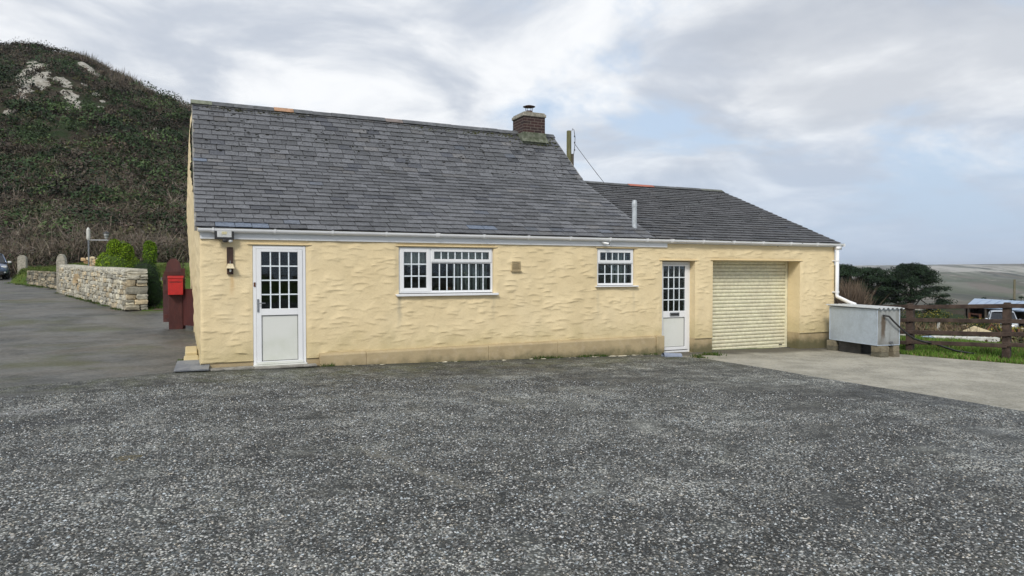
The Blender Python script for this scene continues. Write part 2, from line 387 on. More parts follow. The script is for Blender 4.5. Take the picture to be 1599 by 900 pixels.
# ------------------------------------------------------------------ mesh helpers
class MB:
    def __init__(s): s.V = []; s.F = []; s.C = []; s.n = 0
    def add(s, V, F, c=(1, 1, 1)):
        V = np.asarray(V, float).reshape(-1, 3)
        s.V.append(V); s.F += [tuple(i + s.n for i in f) for f in F]
        s.C.append(np.tile(np.array([*c[:3], 1.0]), (len(V), 1))); s.n += len(V)
    def box(s, a, b, c=(1, 1, 1), M=None):
        x0, y0, z0 = a; x1, y1, z1 = b
        V = np.array([[x0,y0,z0],[x1,y0,z0],[x1,y1,z0],[x0,y1,z0],[x0,y0,z1],[x1,y0,z1],[x1,y1,z1],[x0,y1,z1]], float)
        if M is not None: V = V @ np.array(M.to_3x3()).T + np.array(M.translation)
        s.add(V, [(0,3,2,1),(4,5,6,7),(0,1,5,4),(1,2,6,5),(2,3,7,6),(3,0,4,7)], c)
    def prism(s, poly, ext, c=(1, 1, 1)):
        """poly: list of 3D points, ext: extrusion vector"""
        P = np.array(poly, float); n = len(P); V = np.vstack([P, P + np.array(ext)])
        s.add(V, [tuple(range(n))[::-1], tuple(range(n, 2*n))] + [(i, (i+1) % n, n + (i+1) % n, n+i) for i in range(n)], c)
    def tube(s, pts, r, seg=10, c=(1, 1, 1), cap=True):
        pts = [Vector(p) for p in pts]; n = len(pts)
        rs = r if hasattr(r, '__len__') else [r]*n
        V = []; up = None
        for i, p in enumerate(pts):
            d = (pts[min(i+1, n-1)] - pts[max(i-1, 0)]).normalized()
            if up is None: up = Vector((0, 0, 1)) if abs(d.z) < .9 else Vector((1, 0, 0))
            a = d.cross(up).normalized(); b = a.cross(d).normalized(); up = b
            for k in range(seg):
                th = 2*math.pi*k/seg
                V.append(p + (a*math.cos(th) + b*math.sin(th))*rs[i])
        F = [(i*seg+k, i*seg+(k+1) % seg, (i+1)*seg+(k+1) % seg, (i+1)*seg+k) for i in range(n-1) for k in range(seg)]
        if cap: F += [tuple(range(seg))[::-1], tuple(range((n-1)*seg, n*seg))]
        s.add(V, F, c)
    def lathe(s, base, prof, seg=16, c=(1, 1, 1)):
        V = []; bx, by, bz = base
        for (r, z) in prof:
            for k in range(seg):
                th = 2*math.pi*k/seg; V.append((bx + r*math.cos(th), by + r*math.sin(th), bz + z))
        n = len(prof)
        F = [(i*seg+k, i*seg+(k+1) % seg, (i+1)*seg+(k+1) % seg, (i+1)*seg+k) for i in range(n-1) for k in range(seg)]
        F += [tuple(range(seg))[::-1], tuple(range((n-1)*seg, n*seg))]
        s.add(V, F, c)
    def rock(s, cen, size, c=(1, 1, 1), sq=.55, jit=.12, yaw=0.0, n=3):
        V, F = ROCK[n]
        P = V.copy()
        L = np.linalg.norm(P, axis=1, keepdims=True)
        P = P*(sq) + P/L*(1-sq)
        P = P*(1 + rng.normal(0, jit, (len(P), 1))*.6) + rng.normal(0, jit*.35, P.shape)
        P = P*np.array(size)/2
        cy_, sy_ = math.cos(yaw), math.sin(yaw)
        P = np.stack([P[:, 0]*cy_ - P[:, 1]*sy_, P[:, 0]*sy_ + P[:, 1]*cy_, P[:, 2]], 1) + np.array(cen)
        s.add(P, F, c)
    def build(s, name, mat, parent=None, smooth=False, bevel=0.0, **kw):
        return mesh(name, np.vstack(s.V), s.F, mat, parent, np.vstack(s.C), smooth, bevel, **kw)

def make_rock(n):
    idx = {}; V = []; F = []
    def vid(p):
        k = tuple(round(x, 5) for x in p)
        if k not in idx: idx[k] = len(V); V.append(p)
        return idx[k]
    for ax in range(3):
        for sg in (-1, 1):
            for i in range(n):
                for j in range(n):
                    q = []
                    for (a, b) in ((i, j), (i+1, j), (i+1, j+1), (i, j+1)):
                        p = [0, 0, 0]; p[ax] = sg; p[(ax+1) % 3] = (-1 + 2*a/n)*sg; p[(ax+2) % 3] = -1 + 2*b/n
                        q.append(vid(p))
                    F.append(tuple(q))
    return np.array(V, float), F
ROCK = {2: make_rock(2), 3: make_rock(3), 4: make_rock(4)}

def root_loc(p):
    while p is not None and p.parent is not None: p = p.parent
    return np.array(p.location) if p is not None else np.zeros(3)

def tag(o, label=None, cat=None, group=None, kind=None):
    if label: o['label'] = label
    if cat: o['category'] = cat
    if group: o['group'] = group
    if kind: o['kind'] = kind
    return o

def mesh(name, V, F, mat, parent=None, C=None, smooth=False, bevel=0.0, **kw):
    V = np.asarray(V, float)
    if parent is not None: V = V - root_loc(parent)
    me = bpy.data.meshes.new(name)
    if isinstance(F, np.ndarray):
        k = F.shape[1]; nf = len(F)
        me.vertices.add(len(V)); me.vertices.foreach_set('co', V.astype(np.float32).ravel())
        me.loops.add(nf*k); me.loops.foreach_set('vertex_index', F.astype(np.int32).ravel())
        me.polygons.add(nf)
        me.polygons.foreach_set('loop_start', np.arange(0, nf*k, k, dtype=np.int32))
        me.polygons.foreach_set('loop_total', np.full(nf, k, dtype=np.int32))
        me.update(calc_edges=True)
    else:
        me.from_pydata([tuple(v) for v in V], [], F); me.update()
    if C is not None:
        at = me.color_attributes.new('Col', 'FLOAT_COLOR', 'POINT')
        at.data.foreach_set('color', np.asarray(C, np.float32).ravel())
    me.materials.append(mat)
    if smooth: me.polygons.foreach_set('use_smooth', np.ones(len(me.polygons), dtype=bool))
    o = bpy.data.objects.new(name, me); COL.objects.link(o)
    if parent is not None: o.parent = parent
    if bevel:
        b = o.modifiers.new('bevel', 'BEVEL'); b.width = bevel; b.segments = 2; b.limit_method = 'ANGLE'
    tag(o, **kw)
    return o

def thing(name, loc, label, cat, group=None, kind=None):
    o = bpy.data.objects.new(name, None); COL.objects.link(o); o.location = loc; o.empty_display_size = .2
    return tag(o, label, cat, group, kind)

def onebox(name, a, b, mat, parent=None, bevel=.003, **kw):
    m = MB(); m.box(a, b); return m.build(name, mat, parent, bevel=bevel, **kw)

def copy_tree(o, loc=None, parent=None):
    c = o.copy(); COL.objects.link(c)
    if parent is not None: c.parent = parent
    if loc is not None: c.location = loc
    for ch in list(o.children): copy_tree(ch, None, c)
    return c

def sstep(a, b, x):
    t = np.clip((x - a)/(b - a), 0, 1); return t*t*(3 - 2*t)

_ph = rng.uniform(0, 6.28, (3, 24)); _fr = rng.normal(0, 1, (2, 24))
def vnoise(x, y, s=1.0, octv=0):
    """smooth pseudo noise in -1..1 from summed sines"""
    r = 0
    for i in range(8):
        k = i + 8*octv
        r = r + np.sin(x/s*_fr[0, k]*1.9 + y/s*_fr[1, k]*1.9 + _ph[0, k])
    return r/4.0

# ------------------------------------------------------------------ terrain height
BANKX = ([20, 23.5, 30.8, 33.6, 39.5, 60, 90], [-4.6, -5.0, -7.7, -8.97, -10.0, -14, -16])
def H(x, y):
    x = np.asarray(x, float); y = np.asarray(y, float)
    rise = np.interp(y, [-60, 0, 2, 6.2, 9.8, 21, 39, 60, 120], [-.1, 0, .05, .25, .56, .78, 1.17, 1.5, 1.7])
    side = -.022*np.clip(x, 0, 15)
    h = rise*(1 - sstep(0, 9, x)) + side
    xl = np.interp(y, *BANKX)
    bank = (sstep(xl + .12, xl + .55, x)*.62 + sstep(xl + 1.5, xl + 5.5, x)*.45)*sstep(21.5, 24.5, y)*(1 - sstep(4, 12, x))
    h = h + bank
    e = np.maximum(x - 17.5, 0)
    h = h + np.interp(e, [0, 4, 8, 25, 45, 75, 250, 500, 1000, 1600, 2300, 3000, 3300, 4500, 9000],
                      [0, -.22, -.5, -1.6, -3.3, -5.0, -14, -24, -22, -9, 4, 36, 40, 10, -20])
    far = sstep(200, 900, np.hypot(x, y))
    h = h + 10*np.exp(-((x-1732)/260)**2 - ((y-1040)/105)**2)
    h = h + far*(vnoise(x, y, 420, 0)*9 + vnoise(x, y, 130, 1)*2.2)*(1 - .7*sstep(2300, 3000, x))
    return h

def axis(lo_hi, near, step, far):
    a = list(np.arange(lo_hi[0], lo_hi[1] + .001, near))
    v = a[-1]; s = near
    while v < far: s *= step; v += s; a.append(v)
    v = a[0]; s = near
    while v > -far: s *= step; v -= s; a.insert(0, v)
    return np.array(a)

def grid_mesh(name, xs, ys, fz, mat, C=None, smooth=True, **kw):
    X, Y = np.meshgrid(xs, ys, indexing='ij')
    Z = fz(X, Y); nx, ny = X.shape
    V = np.stack([X, Y, Z], -1).reshape(-1, 3)
    i, j = np.meshgrid(np.arange(nx-1), np.arange(ny-1), indexing='ij')
    a = (i*ny + j).ravel()
    F = np.stack([a, a+ny, a+ny+1, a+1], 1)
    col = None if C is None else C(X, Y, Z).reshape(-1, 4)
    return mesh(name, V, F, mat, None, col, smooth, **kw)

def hard(x, y):
    """1 where a paved sheet lies on the ground"""
    a = (x > -24) & (x < 16.0) & (y > -40) & (y < .3)
    b = (x > -24) & (x < .8) & (y >= .3) & (y < 9.0)
    c = (y >= 9.0) & (y < 60) & (x < np.interp(y, [9, 9.6, 21.2, 24, 30.8, 33.6, 39.5, 60], [1.5, -1.3, -4.9, -5.2, -7.8, -9.0, -10.0, -14])) & (x > -24)
    return (a | b | c).astype(float)
xs = axis((-20, 40), .4, 1.12, 7000); ys = axis((-20, 44), .4, 1.12, 7000)
grid_mesh('ground', xs, ys, lambda x, y: H(x, y) - .07*hard(x, y), GROUND, kind='structure')

def sheet(name, poly, off, step, mat, zf=H, **kw):
    bm = bmesh.new()
    bm.faces.new([bm.verts.new((x, y, 0)) for x, y in poly])
    xs_ = [p[0] for p in poly]; ys_ = [p[1] for p in poly]
    for ax, lo, hi in ((0, min(xs_), max(xs_)), (1, min(ys_), max(ys_))):
        for k in np.arange(math.floor(lo) + step, hi, step):
            co = [0, 0, 0]; no = [0, 0, 0]; co[ax] = float(k); no[ax] = 1
            bmesh.ops.bisect_plane(bm, geom=bm.verts[:] + bm.edges[:] + bm.faces[:], plane_co=co, plane_no=no)
    for v in bm.verts: v.co.z = float(zf(v.co.x, v.co.y)) + off
    bmesh.ops.recalc_face_normals(bm, faces=bm.faces[:])
    me = bpy.data.meshes.new(name); bm.to_mesh(me); bm.free()
    if me.polygons[0].normal.z < 0: me.flip_normals()
    me.materials.append(mat)
    o = bpy.data.objects.new(name, me); COL.objects.link(o); tag(o, **kw)
    return o

def wig(p, q, n, amp):
    out = []
    for i in range(n):
        t = i/n; out.append((p[0] + (q[0]-p[0])*t + random.uniform(-amp, amp), p[1] + (q[1]-p[1])*t + random.uniform(-amp, amp)))
    return out
edge = wig((-.12, -.10), (-2.6, -.9), 16, .025) + wig((-2.6, -.9), (-14, -4.3), 20, .05) + [(-14, -4.3)]
right_edge = wig((10.25, -30), (10.0, -1.3), 60, .03) + wig((10.0, -1.3), (9.5, -.45), 6, .05)
sheet('driveway', [(-23, -20), (.28, -20), (.28, 0), (.3, 7.2), (1.5, 9.2), (-.9, 9.5), (-1.3, 9.7), (-4.75, 21.2), (-5.0, 23.5), (-7.6, 30.8), (-8.85, 33.6), (-9.85, 39.5), (-13.7, 60), (-20, 60), (-23, 30)], -.012, 1.0, TARMAC, kind='structure')
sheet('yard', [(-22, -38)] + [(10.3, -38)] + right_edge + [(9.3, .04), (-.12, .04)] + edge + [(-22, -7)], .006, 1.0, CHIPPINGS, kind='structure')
slab_r = [(15.2, .3), (15.3, -1.2), (15.5, -2.2), (16.05, -4.1), (17.0, -7.0), (19.5, -15), (19.5, -38)]
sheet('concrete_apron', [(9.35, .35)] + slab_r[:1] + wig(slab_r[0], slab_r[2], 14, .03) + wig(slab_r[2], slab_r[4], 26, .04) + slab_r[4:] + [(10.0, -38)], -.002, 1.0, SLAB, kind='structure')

# grass as individual blades
def blades(name, regions, dens, h, col, label_kind='stuff', zf=H):
    P = []
    for (pts, m) in regions:
        n = int(m*dens); P.append(pts(n))
    P = np.vstack(P); n = len(P)
    z = zf(P[:, 0], P[:, 1])
    th = rng.uniform(0, 2*math.pi, n); hh = h*rng.uniform(.4, 1.3, n)*(1 + .5*vnoise(P[:, 0], P[:, 1], .7, 2)); wd = .006 + hh*.09
    lean = rng.normal(0, .45, (n, 2))*hh[:, None]
    a = np.stack([P[:, 0] - np.cos(th)*wd, P[:, 1] - np.sin(th)*wd, z - .01], 1)
    b = np.stack([P[:, 0] + np.cos(th)*wd, P[:, 1] + np.sin(th)*wd, z - .01], 1)
    c = np.stack([P[:, 0] + lean[:, 0], P[:, 1] + lean[:, 1], z + hh], 1)
    V = np.stack([a, b, c], 1).reshape(-1, 3); F = np.arange(3*n).reshape(-1, 3)
    base = np.array(col)[None, :]*rng.uniform(.6, 1.35, (n, 1))*(1 + .25*vnoise(P[:, 0], P[:, 1], 1.1, 1))[:, None]
    dry = (rng.random(n) < .12 + .1*(vnoise(P[:, 0], P[:, 1], .6, 0) > .4))[:, None]
    base = np.where(dry, np.array([.22, .19, .08])[None, :]*rng.uniform(.6, 1.1, (n, 1)), base)
    C = np.repeat(np.hstack([base, np.ones((n, 1))]), 3, axis=0)
    return mesh(name, V, F, LEAF, None, C, kind=label_kind)

def strip(fx0, fx1, y0, y1):
    def f(n):
        y = rng.uniform(y0, y1, n); u = rng.random(n)
        return np.stack([fx0(y) + (fx1(y) - fx0(y))*u, y], 1)
    return f
slabx = lambda y: np.interp(y, [-15, -7, -4.1, -2.2, -1.2, .3], [19.5, 17.0, 16.05, 15.5, 15.3, 15.2]) + .02
blades('grass', [(strip(slabx, lambda y: slabx(y) + 8 + vnoise(y, y, 2)*.8, -8, 6), 112)], 1100, .085, (.10, .185, .025))
# verge bank and garden lawn
bx = lambda y: np.interp(y, *BANKX)
blades('verge_grass', [(strip(lambda y: bx(y) + .1, lambda y: bx(y) + 5, 23, 46), 115)], 420, .12, (.09, .135, .025))
blades('lawn', [(strip(lambda y: np.interp(y, [9.9, 21], [-1.0, -4.4]), lambda y: 0*y + 3.0, 9.9, 20), 60)], 500, .06, (.07, .15, .02))
# rank tufts along tarmac, wall and plinth edges
def line_pts(pts, spread):
    def f(n):
        out = []
        for _ in range(n):
            i = random.randrange(len(pts)-1); t = random.random()
            out.append((pts[i][0] + (pts[i+1][0]-pts[i][0])*t + random.gauss(0, spread), pts[i][1] + (pts[i+1][1]-pts[i][1])*t + random.gauss(0, spread)))
        P = np.array(out); keep = vnoise(P[:, 0]*1.0, P[:, 1], .45, 1) > .1
        return P[keep] if keep.any() else P
    return f
blades('edge_weeds', [(line_pts([(-1.7, 9.5), (-5.0, 21.2)], .06), 4), (line_pts([(2.1, -.16), (9.4, -.18)], .025), 5),
                      (line_pts([(-.12, .2), (-.25, 2.4)], .04), 2), (line_pts([(10.0, -.9), (10.7, -.55)], .10), 3),
                      (line_pts([(-5.1, 23.4), (-9, 33)], .15), 3)], 500, .05, (.055, .10, .016))

# ------------------------------------------------------------------ hill behind
HA, HB = np.array([-22.5, 143.0]), np.array([-190.0, 128.0])
HILLP = ([0, 5, 12, 25, 40, 55, 70, 86, 96, 112], [44.6, 43.4, 40.2, 33.6, 25.5, 17.5, 10.5, 4.2, 1.6, -4])
def hill_h(x, y):
    d = HB - HA; L2 = (d**2).sum()
    t = np.clip(((x-HA[0])*d[0] + (y-HA[1])*d[1])/L2, 0, 1)
    px, py = HA[0] + t*d[0], HA[1] + t*d[1]
    dist = np.hypot(x-px, y-py)
    dist = dist + vnoise(x, y, 14, 0)*3.0*sstep(4, 30, dist)
    h = np.interp(dist, *HILLP)*.967 - 3.3*sstep(-26, -42, x)*sstep(20, 35, np.interp(dist, *HILLP))
    return h + (vnoise(x, y, 7, 1)*.7 + vnoise(x, y, 3, 2)*.25)*sstep(0, 6, dist) + vnoise(x, y, 9, 2)*.3 + vnoise(x, y, 4.5, 0)*.45*sstep(2, 20, dist)
SCREE = [(-22.6, 121.5, 35.6, 0.52), (-21.6, 118.0, 33.9, 0.92), (-21.9, 116.2, 32.7, 0.9), (-20.0, 111.5, 31.2, 0.87), (-22.5, 115.1, 31.9, 0.89), (-22.9, 113.9, 31.0, 0.69), (-20.4, 108.9, 29.7, 0.95), (-21.0, 107.8, 28.9, 0.84), (-19.2, 108.6, 29.4, 0.57), (-19.5, 107.4, 28.3, 0.47), (-20.8, 104.9, 27.4, 0.55), (-21.0, 103.7, 26.4, 0.36), (-20.3, 102.8, 25.5, 0.36), (-19.5, 102.1, 24.8, 0.27), (-21.4, 99.4, 23.2, 0.43), (-21.7, 99.3, 23.0, 0.34), (-17.6, 111.2, 30.9, 0.39), (-16.8, 110.8, 30.5, 0.49), (-16.1, 109.1, 29.3, 0.48), (-16.0, 107.1, 28.1, 0.47), (-15.4, 106.0, 27.3, 0.56), (-14.8, 104.6, 26.2, 0.56), (-14.3, 103.5, 25.3, 0.46), (-14.8, 102.9, 24.9, 0.46), (-16.3, 126.9, 37.6, 0.39), (-15.7, 126.6, 37.1, 0.45), (-15.0, 126.3, 36.5, 0.45), (-14.3, 125.9, 35.9, 0.39), (-13.7, 125.9, 35.5, 0.28), (-10.8, 123.7, 33.2, 0.24), (-10.3, 122.4, 32.5, 0.28), (-9.7, 121.6, 32.0, 0.22), (-8.1, 120.5, 30.9, 0.22), (-7.5, 120.5, 30.6, 0.24), (-6.9, 120.0, 30.0, 0.22), (-14.3, 112.1, 30.6, 0.3), (-13.3, 112.7, 30.3, 0.3), (-12.5, 109.0, 28.6, 0.39), (-11.6, 107.0, 27.2, 0.29), (-11.5, 105.0, 25.8, 0.28), (-11.0, 102.8, 24.7, 0.23), (-4.2, 102.4, 22.8, 0.24), (-3.8, 100.3, 21.6, 0.28)]   # bare clay scars on the face: x, y, z, radius
def scree_mask(x, y, z):
    r = np.zeros_like(x)
    for (a, b, c, q) in SCREE:
        d = np.sqrt((x-a)**2 + ((y-b)*.45)**2 + (z-c)**2)
        r = np.maximum(r, np.clip(1.08 - d/(q*2.7), 0, 1))
    return r
def hill_col(X, Y, Z):
    m = scree_mask(X, Y, Z); o = np.zeros(X.shape + (4,)); o[..., 0] = m; o[..., 3] = 1; return o
grid_mesh('hill', np.concatenate([np.arange(-220, -48, 2), np.arange(-48, 20, .45), np.arange(20, 95, 2)]), np.concatenate([np.arange(36, 80, 1.2), np.arange(80, 135, .5), np.arange(135, 260, 2)]), hill_h, HILLM, C=hill_col, kind='structure')

def leaf_cloud(cen, rad, n, size, col, flat=.0, shell=.5, up=.0, jit=.28, asp=.6, lower=-.35):
    """quads scattered in ellipsoids. cen (N,3) rad (N,3) col (N,3)"""
    Nn = len(cen); T = Nn*n
    d = rng.normal(0, 1, (T, 3)); d[:, 2] = np.where(d[:, 2] < lower*1.0, -d[:, 2]*.6, d[:, 2])
    d /= np.linalg.norm(d, axis=1, keepdims=True)
    r = rng.uniform(shell, 1.0, (T, 1))
    ci = np.repeat(np.arange(Nn), n)
    P = np.asarray(cen)[ci] + d*r*np.asarray(rad)[ci]
    nrm = d*.6 + rng.normal(0, .6, (T, 3)); nrm[:, 2] += up; nrm /= np.linalg.norm(nrm, axis=1, keepdims=True)
    t1 = np.cross(nrm, rng.normal(0, 1, (T, 3))); t1 /= np.linalg.norm(t1, axis=1, keepdims=True)
    t2 = np.cross(nrm, t1)
    s = np.broadcast_to(np.asarray(size), (Nn,))[ci][:, None]*rng.uniform(.5, 1.3, (T, 1))
    V = np.stack([P - t1*s, P - t2*s*asp, P + t1*s, P + t2*s*asp], 1).reshape(-1, 3)
    C = np.asarray(col)[ci]*rng.uniform(1-jit, 1+jit, (T, 1))*(1 + rng.normal(0, .05, (T, 3)))
    C = np.repeat(np.hstack([np.clip(C, 0, 1), np.ones((T, 1))]), 4, axis=0)
    return V, np.arange(4*T).reshape(-1, 4), C

def twig_cloud(cen, n, length, width, col, spread=.55, base_r=.3, bend=.3):
    Nn = len(cen); T = Nn*n; ci = np.repeat(np.arange(Nn), n)
    L = np.broadcast_to(np.asarray(length), (Nn,))[ci]*rng.uniform(.45, 1.1, T)
    off = rng.normal(0, 1, (T, 2))*base_r
    b = np.asarray(cen)[ci] + np.hstack([off, rng.uniform(0, .5, (T, 1))*L[:, None]])
    d = np.hstack([rng.normal(0, spread, (T, 2)) + off*.4/np.maximum(base_r, .01)*spread*.5, np.ones((T, 1))]); d /= np.linalg.norm(d, axis=1, keepdims=True)
    tip = b + d*L[:, None]*.7
    a = rng.uniform(0, 2*math.pi, T); wv = np.stack([np.cos(a), np.sin(a), np.zeros(T)], 1)*width*.5
    mid = (b+tip)/2 + rng.normal(0, 1, (T, 3))*L[:, None]*.07*bend
    V = np.stack([b - wv, b + wv, mid + wv*.8, tip, mid - wv*.8], 1).reshape(-1, 3)
    i0 = np.arange(T)*5
    F = np.stack([i0, i0+1, i0+2, i0+4], 1)
    F2 = np.stack([i0+4, i0+2, i0+3, i0+3], 1)
    C = np.asarray(col)[ci]*rng.uniform(.6, 1.4, (T, 1))
    C = np.repeat(np.hstack([C, np.ones((T, 1))]), 5, axis=0)
    T3 = np.stack([i0+4, i0+2, i0+3], 1)
    Tq = np.stack([i0, i0+1, i0+2], 1); Tq2 = np.stack([i0, i0+2, i0+4], 1)
    return V, np.vstack([Tq, Tq2, T3]), C

def scatter_hill(n, dmin, dmax, x0=-115, x1=30):
    out = []
    while len(out) < n:
        x = rng.uniform(x0, x1, n*3); y = rng.uniform(38, 156, n*3)
        h = hill_h(x, y); m = (h > .2)
        # keep what faces the camera side and can be seen around the cottage
        az = np.arctan2(x, y + 12.6); m &= (az < R(8)) & (az > R(-42)) & (y < 150)
        m &= (h > dmin) & (h < dmax) & (scree_mask(x, y, h) + vnoise(x, y, 2.2, 1)*.2 < .50)
        out += list(zip(x[m], y[m], h[m]))
    return np.array(out[:n])

pal = np.array([[.030, .055, .022], [.050, .085, .030], [.090, .140, .050], [.075, .063, .048], [.105, .080, .060], [.055, .046, .036], [.12, .12, .05]])
def pick(n, wts):
    wts = np.array(wts, float); return pal[rng.choice(len(pal), n, p=wts/wts.sum())]
VV, FF, CC = [], [], []; cnt = 0
def collect(t):
    global cnt
    VV.append(t[0]); FF.append(t[1] + cnt); CC.append(t[2]); cnt += len(t[0])
def flush(name, mat, **kw):
    global VV, FF, CC, cnt
    if len({f.shape[1] for f in FF}) > 1: FF = [f if f.shape[1] == 3 else np.vstack([f[:, :3], f[:, [0, 2, 3]]]) for f in FF]
    o = mesh(name, np.vstack(VV), np.vstack(FF), mat, None, np.vstack(CC), **kw)
    VV, FF, CC = [], [], []; cnt = 0
    return o
# upper face: low heather and gorse
P = scatter_hill(6000, 14, 46); bias = vnoise(P[:, 0], P[:, 1]*.6, 9, 1) + vnoise(P[:, 0], P[:, 2], 4, 0)*.5
r = rng.uniform(.5, 1.25, len(P)); rad = np.stack([r, r, r*.75], 1)
green = bias > .25
col = np.where(green[:, None], pick(len(P), [3, 4, 2, 0, 0, 1, 1]), pick(len(P), [1, .4, .2, 3, 4, 2, .3]))
collect(leaf_cloud(P + [0, 0, .2], rad, 34, .16, col, up=.2))
# middle: bushy gorse and bramble in darker and lighter belts
P = scatter_hill(3000, 1.2, 17); band = np.sin(P[:, 2]*1.15 + vnoise(P[:, 0], P[:, 1], 12, 2)*2.2)
r = rng.uniform(.7, 1.7, len(P)); rad = np.stack([r*1.2, r, r*.85], 1)
g2 = (band > -.1) & (P[:, 2] > 4.0)
col = np.where(g2[:, None], pick(len(P), [1, 4, 5, 0, .4, .3, 1]), pick(len(P), [3, 1, .2, 3, 3, 3, 0]))
collect(leaf_cloud(P + [0, 0, .5], rad, 44, .15, col, up=.35))
# larger gorse and holly masses that give the slope its lumps
P = scatter_hill(620, 3, 34); r = rng.uniform(1.2, 2.6, len(P))
col = pick(len(P), [5, 3, 1.5, 1, 1, 1, .3])*rng.uniform(.55, 1.3, (len(P), 1))
collect(leaf_cloud(P + [0, 0, .6], np.stack([r*1.2, r, r*.8], 1), 230, .19, col, up=.4, shell=.75))
flush('hillside_scrub', LEAF, kind='stuff')
# bare bramble and blackthorn: fine slivers massed in rounded clumps, a few taller sprays
P = scatter_hill(3600, .3, 16); r = rng.uniform(.7, 1.8, len(P))
tw = np.array([[.17, .138, .11], [.12, .098, .078], [.105, .098, .062], [.21, .18, .15]])
collect(leaf_cloud(P + [0, 0, .6], np.stack([r*1.15, r, r*.9], 1), 46, .30, tw[rng.choice(4, len(P))], up=.1, asp=.09, shell=.6))
P2 = scatter_hill(1500, 14, 45); r = rng.uniform(.4, 1.1, len(P2))
collect(leaf_cloud(P2 + [0, 0, .3], np.stack([r*1.15, r, r*.8], 1), 30, .24, tw[rng.choice(4, len(P2))], up=.1, asp=.10, shell=.6))
P = scatter_hill(420, .4, 12)
collect(twig_cloud(P, 30, 2.4, .045, tw[rng.choice(4, len(P))]*1.4, spread=.7, base_r=.5))
# skyline: bare saplings down the right shoulder, shrubs on the crest
ns = 420; dd = 9 + rng.random(ns)*30; ang = rng.uniform(-1.2, .4, ns)
xs1 = HA[0] + dd*np.cos(ang); ys1 = HA[1] + dd*np.sin(ang)
K = np.stack([xs1, ys1, hill_h(xs1, ys1)], 1)
collect(twig_cloud(K, 26, 1.9, .05, tw[rng.choice(4, len(K))], spread=.3, base_r=.5))
flush('bare_thicket', TWIG, kind='stuff')
xs1 = np.concatenate([rng.uniform(-62, -22, 120), rng.normal(-26, 1.5, 14), rng.normal(-19.5, 1.0, 8), rng.uniform(-20, 2, 60)]); ys1 = 142 - 8*rng.random(len(xs1)) - np.clip(xs1 + 26, 0, 99)*.25
K = np.stack([xs1, ys1, hill_h(xs1, ys1)], 1); r = rng.uniform(.35, 1.0, len(K)); r[120:142] *= 1.9
collect(leaf_cloud(K + [0, 0, .35], np.stack([r, r, r], 1), 60, .14, pick(len(K), [3, 2, .4, 2, 1, 2, 0]), up=.2, shell=.3))
flush('crest_scrub', LEAF, kind='stuff')
# front hedge of bare scrub at the foot of the hill
xh = rng.uniform(-60, 25, 900); yh = 45 + rng.uniform(0, 9, 900) + np.abs(xh + 25)*.02
K = np.stack([xh, yh, np.maximum(H(xh, yh), hill_h(xh, yh))], 1)
r = rng.uniform(.6, 1.4, len(K))
collect(leaf_cloud(K + [0, 0, .6], np.stack([r, r, r*1.3], 1), 40, .12, pick(len(K), [2, 1, .3, 3, 3, 3, .1]), up=.2))
flush('hedge_scrub', LEAF, kind='stuff')
collect(leaf_cloud(K + [0, 0, .9], np.stack([r*1.2, r, r*1.3], 1), 60, .28, tw[rng.choice(4, len(K))], asp=.08, shell=.5))
collect(twig_cloud(K, 26, 2.6, .04, tw[rng.choice(4, len(K))]*1.4, spread=.6, base_r=.8))
flush('hedge_twigs', TWIG, kind='stuff')

# ------------------------------------------------------------------ the cottage
house = thing('cottage', (7.6, 0, 0), 'long low cream rendered cottage with grey slate roofs and attached garage', 'house')
EAVE = (-.10, 2.385); KINK = (2.98, 4.00); RDG = (4.74, 5.53); BACK = (7.6, 3.2)
L_RDG = (4.33, 4.20); XL, XM, XR = .10, 9.43, 15.32
OPEN = [(.985, 1.875, -.6, 2.10), (3.57, 5.52, 1.215, 2.115), (7.96, 8.93, 1.335, 2.15), (9.69, 10.63, -.6, 1.89), (11.16, 13.99, -.6, 1.905)]

def lump_field(X, Z, n, x0, x1, z0, z1, seed, amp=.02):
    g = np.random.default_rng(seed); D = np.zeros_like(X)
    xs_ = X[:, 0]; zs_ = Z[0, :]
    row = z0
    while row < z1:
        cx_ = x0 + g.uniform(0, .4)
        while cx_ < x1:
            wd = g.uniform(.05, .15); cz = row + g.normal(0, .035); tl = g.normal(0, .10); cu = g.uniform(-.8, 1.4); a = amp*g.uniform(.25, 1.15)
            if g.random() < .72:
                i0, i1 = np.searchsorted(xs_, [cx_-2.2*wd, cx_+2.2*wd]); j0, j1 = np.searchsorted(zs_, [cz-.15, cz+.25])
                if i1 > i0 and j1 > j0:
                    x = X[i0:i1, j0:j1] - cx_; z = Z[i0:i1, j0:j1] - cz - tl*x + cu*x*x
                    up = np.exp(-np.clip(z, 0, None)/g.uniform(.035, .085)); dn = np.exp(np.clip(z, None, 0)/.009)
                    D[i0:i1, j0:j1] += a*np.exp(-(x/wd)**4)*up*dn
            cx_ += wd*2*g.uniform(.85, 1.9)
        row += g.uniform(.06, .105)
    return D

def cut_lines(lo, hi, step, cuts):
    a = sorted(set([lo, hi] + [c for c in cuts if lo < c < hi])); out = []
    for p, q in zip(a[:-1], a[1:]):
        n = max(1, int(round((q-p)/step))); out += list(np.linspace(p, q, n+1)[:-1])
    return np.array(out + [hi])

